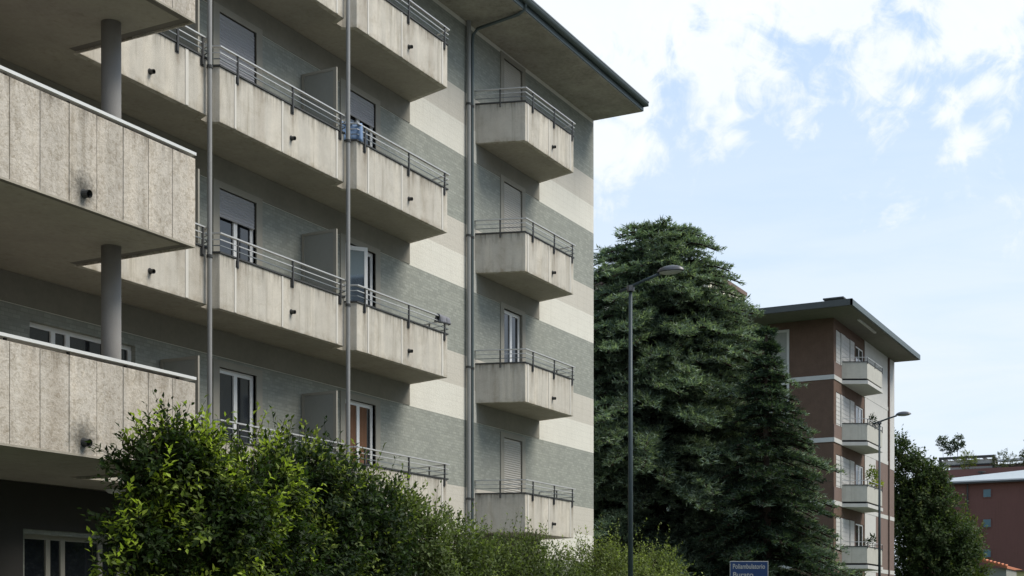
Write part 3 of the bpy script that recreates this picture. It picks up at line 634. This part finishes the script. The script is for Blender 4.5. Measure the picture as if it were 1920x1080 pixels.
# ---- conifers
def conifer(name, x, y, H, prof, nbr, tuft, cols, label, droop=.12, trunk_r=.35, seed=1, spread=1.0, layer=.5, rise=.1, jit=.2, lift=0.0):
    rg = np.random.default_rng(seed); th = thing(name, (x, y, .1), label, 'tree')
    tb = MB().tube([(x, y, .0), (x+.1, y, H*.35), (x-.05, y, H*.7), (x, y, H*.97)], trunk_r, 12, r1=.04); tb.build('trunk', M['bark'], th, smooth=True)
    limbs_P0, limbs_P1, sec0, sec1, tips, tdir, shade = [], [], [], [], [], [], []
    zs = rg.uniform(.06, 1, nbr)**.85*(H*.985)
    zs = np.round(zs/layer)*layer+rg.normal(size=nbr)*layer*jit     # foliage in tiers
    zs = np.clip(zs, .8, H*.985)
    for z in zs:
        r = np.interp(z, prof[0], prof[1])*rg.uniform(.5, 1.12); az = rg.uniform(0, 2*math.pi); dx, dy = math.cos(az), math.sin(az); rise_ = rise+(.42*(z/H)**3+rg.uniform(-.08, .12))*lift
        o = np.array([x, y, z-r*rise_*.6]); k = 5; ts = np.linspace(0, 1, k+1); pts = []
        for t in ts: pts.append(o+np.array([dx*r*t, dy*r*t, r*(rise_*1.8*t-(rise_+droop)*t*t)]))
        pts = np.array(pts); limbs_P0.append(pts[:-1]); limbs_P1.append(pts[1:])
        ns = max(5, int(r*7.5)); side = np.array([-dy, dx, 0]); tint = rg.uniform(.75, 1.3)
        for s in range(ns):
            t = .22+.78*(s+rg.random())/ns; p = o+np.array([dx*r*t, dy*r*t, r*(rise_*1.8*t-(rise_+droop)*t*t)])
            sg = 1 if s % 2 else -1; ln = (.28+.62*(1-t)*min(1, r/3)+.12)*spread*rg.uniform(.6, 1.15)*min(1, .45+r*.22)
            d = np.array([dx, dy, 0])*.75+side*sg*rg.uniform(.4, 1.1)+np.array([0, 0, rg.uniform(-.28, .42)*(.4+.6*lift)]); d /= np.linalg.norm(d)
            sec0.append(p); sec1.append(p+d*ln); nt_ = max(3, int(ln*tuft))
            tt = (np.arange(nt_)+rg.random(nt_))/nt_; q = p+d*ln*tt[:, None]; q[:, 2] -= (tt**2)*ln*.12; tips.append(q); tdir.append(np.repeat(d[None], nt_, 0)); shade.append(np.full(nt_, tint*rg.uniform(.85, 1.15)))
    P = np.concatenate(tips); D = np.concatenate(tdir); S = np.concatenate(shade)[:, None]; n = len(P)
    parts = []; old, mid, yng = [np.array(c) for c in cols]
    for k in range(5):
        dd = norm(D*rg.uniform(.4, 1, (n, 1))+rg.normal(size=(n, 3))*np.array([.55, .55, .32])+np.array([0, 0, .12])); ln = rg.uniform(.10, .21, n)
        C = (old+(mid-old)*rg.random((n, 1)))*S; yy = (rg.random((n, 1)) < .16); C = np.where(yy, yng*S, C)
        u = norm(rg.normal(size=(n, 3))*.5+np.array([0, 0, 1]))
        sd = norm(np.cross(dd, u))*(.016+.014*rg.random((n, 1))); Q = P+rg.normal(size=(n, 3))*.03
        V = np.stack([Q-sd, Q+sd, Q+dd*ln[:, None]], 1); T = np.arange(n*3).reshape(-1, 3); parts.append((V, T, np.repeat(C[:, None], 3, 1)))
    a, b = np.concatenate(limbs_P0), np.concatenate(limbs_P1); V, T = stems(a, b, .035, .03); parts.append((V, T, np.broadcast_to(np.array([.05, .037, .028]), V.shape)))
    a, b = np.array(sec0), np.array(sec1); V, T = stems(a, b, .01, .005); parts.append((V, T, np.broadcast_to(np.array([.045, .035, .025]), V.shape)))
    V, T, C = merge(parts); leafmesh('crown', V, T, C, M['needle'], th); return th
conifer('cedar_tree', 46.7, 18.6, 16.0, ([0, 4, 6.6, 9.5, 11.7, 13.6, 15, 15.6, 16.1], [6.8, 7.0, 6.6, 5.3, 4.2, 3.0, 2.1, 1.6, .8]), 1250, 12,
        ((.085, .122, .092), (.19, .245, .18), (.29, .35, .24)), 'huge spreading dark cedar with tiered branches behind the corner of the apartment block', seed=4, layer=.8, jit=1.0, droop=.24, lift=1.0)
conifer('fir_tree', 43.6, 13.6, 11.2, ([0, 4, 6.5, 8, 9.3, 10.3, 11.2], [2.4, 2.2, 1.7, 1.15, .75, .4, .1]), 420, 12,
        ((.024, .042, .030), (.048, .075, .05), (.08, .115, .07)), 'narrow almost black fir in front of the right side of the large cedar', seed=8, layer=.5, trunk_r=.18, droop=.25, rise=.02)
# ---- broadleaved trees farther off
def lobed(x, y, spec): return [(x+a, y+b, c, r, r*.95, rz) for a, b, c, r, rz in spec]
bush('magnolia_tree', lobed(88.2, 16.8, [(0, 0, 1.8, 2.6, 2.4), (.3, .2, 4.4, 2.5, 2.3), (-.3, .3, 6.8, 2.3, 2.0), (0, .5, 8.8, 2.0, 1.6), (0, 1.0, 10.4, 1.4, 1.1), (-.2, 1.75, 12.0, .95, .9), (.6, -1.3, 6.0, 1.6, 1.5), (-.4, 1.9, 8.6, 1.2, 1.3), (.2, 0, 10.2, .8, .6)]),
     15, .28, ((.030, .050, .020), (.070, .105, .040), (.19, .21, .08)), 'dark glossy broadleaved tree between the brown brick block and the low red building', 'tree', shoot=(.4, .9), nleaf=10, young=.25, wide=.55, gap=.36, lumpy=.34, lf='crown')
bush('shrub', [(94.0, 15.4, 2.5, 1.3, 1.2, 2.4), (94.0, 15.9, 6.8, .9, .9, 1.8), (94.2, 15.6, 4.8, 1.1, 1.0, 2.2)], 6, .26, ((.05, .07, .02), (.09, .12, .03), (.18, .2, .05)), 'yellow-green shrub at the right foot of the dark glossy tree, before the red wall', 'shrub', shoot=(.4, .8), young=.3)
# ------------------------------------------------------------------ brown brick block
BX0, BX1, BY, BYF = 67.75, 81.2, 17.7, 16.55
B = thing('brick_building', (74, 20, 0), 'brown brick apartment block with a column of small concrete balconies, beyond the cedar', 'building')
bl = [4.15, 7.26, 10.37, 13.48]                 # balcony undersides / white floor bands
bw = MB(); HB = 16.52
bh = []
for z in bl+[1.05]: bh += [(68.2, 71.9, z+.9 if z < 13 else z+.9, z+2.55), (72.2, 73.9, z+.2, z+2.45)]
holed(bw, BX0, BX1, 0, HB, BY, bh, .15)
eh = [(19.95, 21.15, 2.5, 16.1)]
# end wall, facing the viewer
ys = [BY, 19.95, 21.2, 31]
for a, b in ((BY, 19.95), (21.2, 31)): bw.add([(BX0,a,0),(BX0,a,HB),(BX0,b,HB),(BX0,b,0)], [(0,1,2,3)])
bw.add([(BX0,19.95,16.15),(BX0,19.95,HB),(BX0,21.2,HB),(BX0,21.2,16.15)], [(0,1,2,3)])
bw.add([(BX1,BY,0),(BX1,31,0),(BX1,31,HB),(BX1,BY,HB)], [(0,1,2,3)]); bw.add([(BX0,31,0),(BX0,31,HB),(BX1,31,HB),(BX1,31,0)], [(0,1,2,3)])
bw.build('wall', M['clay'], B)
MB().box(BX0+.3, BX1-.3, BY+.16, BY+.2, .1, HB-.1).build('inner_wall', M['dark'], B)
wf = MB().box(BX0-.03, BX0+.1, 19.95, 20.07, 2.5, 16.15).box(BX0-.03, BX0+.1, 21.08, 21.2, 2.5, 16.15).box(BX0-.03, BX0+.1, 20.07, 21.08, 16.03, 16.15)
for z in bl: wf.box(BX0-.02, BX0+.1, 20.07, 21.08, z-.1, z+.2)
wf = wf.build('window', M['bwhite'], B)
for z in bl: kid(wf, MB().box(BX0+.03, BX0+.06, 20.07, 21.08, z+.2, z+2.55).build('pane', M['panel'], wf))
MB().box(BX0+.02, BX0+.12, 19.95, 21.2, 0, 2.5).build('stair_door', M['dark'], B)
for z in bl+[1.05]:
    MB().box(BX0-.04, BX0, BY-.04, 19.95, z, z+.22).build('floor_band', M['bwhite'], B)
    MB().box(BX0-.04, BX0, 21.2, 31, z, z+.22).build('floor_band', M['bwhite'], B)
    MB().box(BX0, 69.25, BY-.04, BY, z, z+.22).build('floor_band', M['bwhite'], B)
    MB().box(73.75, BX1, BY-.04, BY, z, z+.22).build('floor_band', M['bwhite'], B)
    # facade skins: reddish brick below, pale tiles right of the balconies on the upper floors
    if z > 8: MB().box(74.1, 79.5, BY-.03, BY, z+.22, z+3.1 if z < 13 else HB).build('tile_panel', M['bpale'], B)
    else: MB().box(74.1, 76.6, BY-.03, BY, z+.22, z+3.1).build('tile_panel', M['bpale'], B); 
    if z < 8: MB().box(76.6, BX1-.02, BY-.03, BY, z+.22, z+3.1).build('brick_panel', M['clay2'], B)
    MB().box(BX0+.0, 69.2, BY-.03, BY-.002, z+.22, z+.88).build('brick_panel', M['clay2'], B)
    sh = MB()
    for i in range(4):
        x0 = 68.2+i*.925; sh.box(x0+.02, x0+.90, BY+.02-.03*(i % 2), BY+.06-.03*(i % 2), z+.92, z+2.53)
        for q in range(7): sh.box(x0+.06, x0+.86, BY+.005-.03*(i % 2), BY+.02-.03*(i % 2), z+1.0+q*.215, z+1.19+q*.215)
    sh.build('shutter', M['bwhite'] if z > 5 else M['bpale'], B)
    d = MB().box(72.2, 72.28, BY+.04, BY+.1, z+.2, z+2.45).box(73.82, 73.9, BY+.04, BY+.1, z+.2, z+2.45).box(73.0, 73.1, BY+.04, BY+.1, z+.2, z+2.38).box(72.28, 73.82, BY+.04, BY+.1, z+2.38, z+2.45).build('door_frame', M['white'], B)
    kid(d, MB().box(72.28, 73.0, BY+.06, BY+.08, z+.2, z+2.38).build('pane', M['glass'], d)); kid(d, MB().box(73.1, 73.82, BY+.06, BY+.08, z+.2, z+2.38).build('pane', M['glass'], d))
MB().box(79.6, 79.72, BY-.12, BY-.001, 0, HB).build('downpipe', M['clay2'], B)
MB().box(80.05, BX1-.01, BY-.045, BY-.001, 10.2, HB).build('corner_strip', M['bwhite'], B)
for z in bl:
    path = [(69.29, BY-.002), (69.87, BYF), (73.17, BYF), (73.66, BY-.002)]
    b = MB().band(path, 0, .1, z+.26, z+1.08).build('balcony', M['bconc'], B)
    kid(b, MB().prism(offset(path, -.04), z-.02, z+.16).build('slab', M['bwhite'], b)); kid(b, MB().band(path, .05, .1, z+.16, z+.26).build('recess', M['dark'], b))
    kid(b, MB().band(path, -.02, .12, z+1.08, z+1.12).build('coping', M['dmetal'], b)); kid(b, MB().band(path, -.01, .03, z+1.32, z+1.345).build('handrail', M['metal'], b))
    for x in (69.87, 71.5, 73.15): kid(b, MB().box(x-.02, x+.02, BYF-.03, BYF, z+1.0, z+1.32).build('railing_post', M['dmetal'], b))
# roof
RB = MB().box(65.5, BX1+.05, 16.3, 32.4, HB, HB+.12).build('roof', M['beave'], B)
kid(RB, MB().box(65.42, 65.5, 16.2, 32.5, HB+.02, HB+.32).build('fascia', M['roofd'], RB)); kid(RB, MB().box(65.42, BX1+.1, 16.2, 16.3, HB+.02, HB+.30).build('fascia', M['gutter'], RB))
hb = MB(); hb.add([(65.5,16.3,HB+.14),(BX1+.05,16.3,HB+.14),(BX1+.05,32.4,HB+.14),(65.5,32.4,HB+.14),(72,24.3,HB+1.1),(BX1-6.5,24.3,HB+1.1)], [(0,1,5,4),(1,2,5),(2,3,4,5),(3,0,4),(0,3,2,1)])
kid(RB, hb.build('roof_covering', M['roofd'], RB))
kid(RB, MB().box(66.2, 67.1, 16.9, 17.7, HB+.14, HB+.55).box(66.1, 67.2, 16.8, 17.8, HB+.55, HB+.62).build('chimney', M['roofd'], RB))
kid(RB, MB().box(68.6, 72.2, 16.62, 16.74, HB-.07, HB-.002).build('soffit_light', M['bwhite'], RB))
# pot plants on its balconies
def pot(x, y, z, h, spread, n, leafl, cols, label, flower=None):
    t = thing('potted_plant', (x, y, z), label, 'potted plant', 'potted plants on the balconies of the brown brick block')
    mb = MB(); k = 10
    for r_, dz in ((.09, 0), (.13, .22), (.145, .22), (.145, .26), (.12, .26)): mb.v += [(x+r_*math.cos(2*math.pi*j/k), y+r_*math.sin(2*math.pi*j/k), z+dz) for j in range(k)]
    for i in range(4):
        for j in range(k): mb.f.append((i*k+j, i*k+(j+1) % k, (i+1)*k+(j+1) % k, (i+1)*k+j))
    mb.f.append(tuple(4*k+j for j in range(k))); mb.build('pot', M['terracotta'], t)
    dd = norm(RNG.normal(size=(n, 3))*np.array([1, 1, .7])); c = np.array([x, y, z+.26+h*.55]); P = c+dd*np.array([spread, spread, h*.45])*RNG.uniform(.2, 1, (n, 1))
    s = RNG.uniform(.7, 1.2, n)*leafl; C = np.array(cols[0])+(np.array(cols[1])-np.array(cols[0]))*RNG.random((n, 1))
    V, T, C2 = leaves(P, norm(dd+np.array([0, 0, .4])), norm(RNG.normal(size=(n, 3))+np.array([0, 0, 1])), s, s*.5, C); leafmesh('foliage', V, T, C2, M['leaf'], t)
    MB().tube([(x, y, z+.2), (x+.02, y, z+.26+h*.6)], .012, 5).build('stem', M['bark'], t)
dk = ((.012, .025, .012), (.03, .05, .02)); lt = ((.10, .14, .03), (.2, .25, .05))
pot(71.9, 16.75, bl[2]+.9, .75, .16, 120, .12, dk, 'small dark clipped plant on the second balcony from the top of the brown block')
pot(73.0, 16.85, bl[2]+.9, .5, .14, 90, .12, dk, 'low grey-green plant at the right end of the second balcony from the top')
pot(71.8, 16.75, bl[1]+.9, 1.15, .3, 260, .14, lt, 'tall pale green leafy plant on the third balcony from the top of the brown block')
pot(73.1, 16.85, bl[1]+.95, .45, .35, 220, .13, ((.25, .3, .03), (.4, .42, .05)), 'bright yellow-green plant hanging at the right end of the third balcony from the top')
pot(71.9, 16.75, bl[0]+.9, .8, .14, 110, .12, dk, 'thin dark plant on the lowest balcony of the brown block')
pot(70.7, 16.75, bl[0]+.9, .4, .2, 120, .1, dk, 'short bushy plant at the left of the lowest balcony of the brown block')
# ------------------------------------------------------------------ unseen block added across the street to cut low sky light
O_ = thing('unseen_opposite_block', (30, -24, 0), 'unseen apartment block added across the street to dim low sky light', 'building')
MB().box(-25, 85, -36, -24, 0, 21).build('wall', M['cream'], O_); MB().box(-26, 86, -37, -23, 21, 21.4).build('roof', M['eave'], O_)
wp = None
for k in range(6):
    for i in range(24):
        if wp is None: wp = MB().box(-22.5, -20.9, -24.02, -23.96, 1.6, 3.2).build('window', M['white'], O_); kid(wp, MB().box(-22.4, -21.0, -23.96, -23.94, 1.7, 3.1).build('pane', M['glass'], wp))
        else: dup(wp, (i*4.4, 0, k*3.2), O_)
# ------------------------------------------------------------------ low red building with roof garden
C_ = thing('red_building', (120, 15, 0), 'low dark red building with pale metal roof and roof garden at the right edge', 'building')
cw = MB(); cw.box(115, 135, 6, 24, 0, 12.6).build('wall', M['red'], C_)
for z in (12.0, 9.6, 7.2):
    f = MB().box(114.95, 115, 17.35, 18.05, z-.75, z).build('window', M['red'], C_); kid(f, MB().box(114.93, 114.95, 17.42, 17.98, z-.68, z-.07).build('pane', M['bluepane'], f))
MB().tube([(114.9, 19.2, 0), (114.9, 19.2, 12.4)], .06, 8).build('downpipe', M['dmetal'], C_)
MB().tube([(114.9, 13.0, 0), (114.9, 13.0, 12.4)], .05, 8).build('downpipe', M['red'], C_)
for z in (10.9, 8.2, 5.5): MB().box(114.97, 115, 6, 14.0, z, z+.08).build('string_course', M['red'], C_)
r = MB(); r.add([(114.6,24.3,12.55),(114.6,5,12.55),(114.6,5,12.67),(114.6,24.3,12.67),(118.5,24.3,12.9),(118.5,5,14.4)], [(0,1,2,3),(3,2,5,4)]).build('roof', M['roofm'], C_)
MB().box(114.5, 114.62, 5, 24.3, 12.42, 12.56).build('gutter', M['dmetal'], C_)
MB().box(118.5, 134, 6, 24, 12.6, 14.0).build('roof_parapet', M['red'], C_)
MB().box(123, 134, 15.5, 22.0, 14.0, 14.75).build('penthouse', M['greyw'], C_)
pg = MB()
for y in (17.8, 22.1): pg.box(119.6, 119.8, y, y+.2, 14, 15.0)
pg.box(119.5, 119.8, 17.8, 22.3, 15.0, 15.2); pg.box(119.5, 119.7, 17.8, 22.3, 14.42, 14.52)
for i in range(6): pg.box(119.8, 122, 17.9+i*.8, 18.05+i*.8, 15.0, 15.15)
pg.build('pergola', M['dmetal'], C_); MB().box(119.75, 122, 17.9, 22.1, 14.55, 14.9).build('awning', M['bwhite'], C_)
q = MB(); q.add([(121,18.0,14.75),(121,14.2,14.9),(127,14.2,15.5),(127,18.0,15.3),(121,18.0,14.9),(121,14.2,15.05),(127,14.2,15.65),(127,18.0,15.45)], [(0,3,2,1),(4,5,6,7),(0,1,5,4),(1,2,6,5),(2,3,7,6),(3,0,4,7)]); q.build('side_roof', M['roofm'], C_)
MB().tube([(118.0, 18.6, 13.3), (118.0, 18.6, 13.62)], .1, 8).tube([(118, 18.6, 13.6), (118, 18.6, 13.7)], .32, 10).build('roof_vent', M['dmetal'], C_)
for i, (y, r_, h, cc, lb) in enumerate([(19.9, .8, .95, ((.10, .13, .03), (.17, .2, .04)), 'yellow-green roof garden shrub under the pergola'), (17.0, 1.1, .75, ((.07, .085, .04), (.12, .13, .07)), 'grey-green rounded roof garden shrub left of the middle'), (15.0, .95, .7, ((.06, .07, .035), (.10, .10, .06)), 'dull rounded roof garden shrub right of the middle'),
        (12.0, 1.6, .9, ((.05, .075, .03), (.10, .12, .05)), 'broad green roof garden shrub beside the side roof'), (9.2, 1.4, 1.1, ((.035, .06, .025), (.07, .09, .04)), 'darker roof garden shrub nearest the right edge')]):
    bush('roof_shrub', [(119.0, y, 14.2+h*.5, .5, r_, h)], 16, .16, (cc[0], cc[1], cc[1]), lb, 'shrub', 'shrubs in the roof garden of the red building', shoot=(.15, .35), nleaf=8, trunk=False)
# far things
T1 = bush('dark_tree', [(139, 16.6, 15.6, 2.0, 1.8, 3.6), (139, 17.8, 14.2, 1.6, 1.4, 2.4), (139, 15.0, 13.5, 3.0, 2.6, 4.5), (139, 15.6, 7, 3.2, 3.0, 5)], 5, .4, ((.015, .03, .015), (.035, .06, .028), (.05, .08, .03)), 'dark green tree at the right edge behind the roof garden', 'tree', shoot=(.4, .9), nleaf=8, lf='crown')
bush('clipped_tree', [(150, 27.6, 20.1, .5, .5, .75), (150, 26.8, 19.6, .55, .55, .7), (150, 26.0, 20.1, .6, .6, .8)], 12, .3, ((.05, .07, .05), (.09, .115, .075), (.1, .12, .08)), 'small tree with three round tufts far away above the pergola', 'tree', shoot=(.15, .3), nleaf=7, lf='crown')
D_ = thing('cream_building', (92, 36, 0), 'tall cream building whose roof corner shows above the right of the cedar', 'building')
MB().box(88.6, 96.3, 31.7, 44, 0, 25.0).build('wall', M['cream'], D_); MB().box(88.4, 96.4, 31.5, 44.1, 25.0, 25.28).build('roof', M['clay2'], D_)
for z in (22.3, 19.2, 16.1): 
    f = MB().box(93.0, 94.2, 31.66, 31.7, z-1.4, z).build('window', M['bwhite'], D_); kid(f, MB().box(93.1, 94.1, 31.64, 31.66, z-1.3, z-.1).build('pane', M['greyw'], f))
E_ = thing('low_house', (99, 15.8, 0), 'low grey house with an orange tiled roof edge at the foot of the red building', 'building')
MB().box(97, 104, 13.7, 18.3, 0, 5.0).build('wall', M['greyw'], E_)
q = MB(); q.add([(96.6,18.6,6.4),(96.6,13.6,4.95),(104,13.6,4.95),(104,18.6,6.4),(96.6,18.6,6.55),(96.6,13.6,5.1),(104,13.6,5.1),(104,18.6,6.55)], [(0,3,2,1),(4,5,6,7),(0,1,5,4),(1,2,6,5),(2,3,7,6),(3,0,4,7)]); ro = q.build('roof', M['tile'], E_)
for i in range(20): kid(ro, MB().tube([(96.55, 18.5-i*.25, 6.53-i*.25*.29), (97.6, 18.5-i*.25, 6.57-i*.25*.29)], .09, 6).build('roof_tile', M['tile'], ro))
MB().box(96.9, 97, 15.2, 15.7, 3.6, 5.1).build('window', M['dark'], E_)
F_ = thing('yellow_house', (98, 11, 0), 'pale yellow low house in the bottom right corner', 'building')
MB().box(97, 104, 6, 13.05, 0, 4.75).build('wall', M['yellow'], F_); MB().box(96.8, 104.2, 5.8, 13.1, 4.75, 4.85).build('roof', M['clay2'], F_)
MB().box(96.94, 97, 8, 9, 2.2, 3.8).build('window', M['greyw'], F_)
# ------------------------------------------------------------------ lamp posts
def lamp(x, y, H, label):
    t = thing('street_lamp', (x, y, .12), label, 'street lamp', 'street lamps along the pavement')
    MB().tube([(x, y, .12), (x, y, 1.2)], .08, 14).build('base', M['post'], t, smooth=False)
    MB().tube([(x, y, 1.2), (x, y, H)], .055, 14, r1=.036).build('pole', M['post'], t, smooth=True)
    MB().tube([(x, y, H-.02), (x, y, H+.09)], .075, 12).build('collar', M['lampshade'], t)
    # arm towards the road (-Y), rising to the hood
    MB().tube([(x, y+.22, H+.0), (x, y, H+.07), (x-.02, y-.35, H+.17), (x-.04, y-.62, H+.24)], .03, 8).build('arm', M['post'], t, smooth=True)
    h = MB(); n = 16; m_ = 8; L0 = .44; cy = y-.86; cx = x-.05; cz = H+.26
    for i in range(m_+1):
        a = i/m_*math.pi/2
        for j in range(n):
            b = 2*math.pi*j/n; h.v.append((cx+.14*math.cos(a)*math.cos(b), cy+.28*math.cos(a)*math.sin(b), cz+.115*math.sin(a)))
    for i in range(m_):
        for j in range(n): h.f.append((i*n+j, i*n+(j+1) % n, (i+1)*n+(j+1) % n, (i+1)*n+j))
    h.build('hood', M['lampshade'], t, smooth=True)
    g_ = MB()
    for i in range(5):
        a = i/4*math.pi/2
        for j in range(n):
            b = 2*math.pi*j/n; g_.v.append((cx+.115*math.cos(a)*math.cos(b), cy+.24*math.cos(a)*math.sin(b), cz-.005-.05*math.sin(a)))
    for i in range(4):
        for j in range(n): g_.f.append((i*n+j, (i+1)*n+j, (i+1)*n+(j+1) % n, i*n+(j+1) % n))
    g_.build('lamp_glass', M['greyw'], t, smooth=True); return t
lamp(25.0, 10.55, 8.05, 'tall dark lamp post in front of the cedar, just right of the building corner')
lamp(50.2, 11.45, 8.65, 'farther lamp post with a dark hood in front of the brown brick block')
# ------------------------------------------------------------------ blue sign
S_ = thing('road_sign', (28.95, 9.42, .12), 'blue direction sign with white lettering in front of the firs, bottom centre right', 'sign')
fw = Vector((-math.cos(R(27.8)), -math.sin(R(27.8)), 0)); rt = Vector((math.sin(R(27.8)), -math.cos(R(27.8)), 0)); c0 = Vector((28.95, 9.42, 0))
def plate(u0, u1, z0, z1, off, th, m, name):
    P = [c0+rt*u+fw*o for u, o in ((u0, off), (u1, off), (u1, off-th), (u0, off-th))]
    return MB().add([(p.x,p.y,z0) for p in P]+[(p.x,p.y,z1) for p in P], [(0,1,2,3),(4,7,6,5),(0,4,5,1),(1,5,6,2),(2,6,7,3),(3,7,4,0)]).build(name, m, S_, bevel=.004)
zt = 2.855
plate(-.42, .42, zt-.60, zt, 0, .02, M['signwhite'], 'border'); plate(-.405, .405, zt-.585, zt-.015, .004, .006, M['signblue'], 'board')
for u in (-.28, .28):
    p = c0+rt*u-fw*.05; MB().tube([(p.x, p.y, .12), (p.x, p.y, zt-.03)], .025, 8).build('post', M['zinc'], S_)
for txt, z, sx in (('Poliambulatorio', zt-.165, .70), ('Burato', zt-.345, .44)):
    cu = bpy.data.curves.new('lettering', 'FONT'); cu.body = txt; cu.size = .15; cu.extrude = .001; cu.align_x = 'LEFT'; cu.offset = .002
    ob = bpy.data.objects.new('lettering', cu); COL.objects.link(ob); bpy.context.view_layer.update()
    w_ = ob.dimensions.x; dg = bpy.context.evaluated_depsgraph_get(); me = bpy.data.meshes.new_from_object(ob.evaluated_get(dg)); me.name = 'lettering'
    bpy.data.objects.remove(ob); me.materials.clear(); me.materials.append(M['signwhite'])
    me.transform(Matrix.Diagonal((sx/w_, 1, 1, 1)))
    p = c0-rt*.36+fw*.006
    o = bpy.data.objects.new('lettering', me); COL.objects.link(o); o.parent = S_
    o.matrix_local = Matrix.Translation(Vector((p.x, p.y, z))-base(S_)) @ Matrix((( rt.x, 0, fw.x, 0), (rt.y, 0, fw.y, 0), (0, 1, 0, 0), (0, 0, 0, 1)))
for me in bpy.data.meshes:
    pass
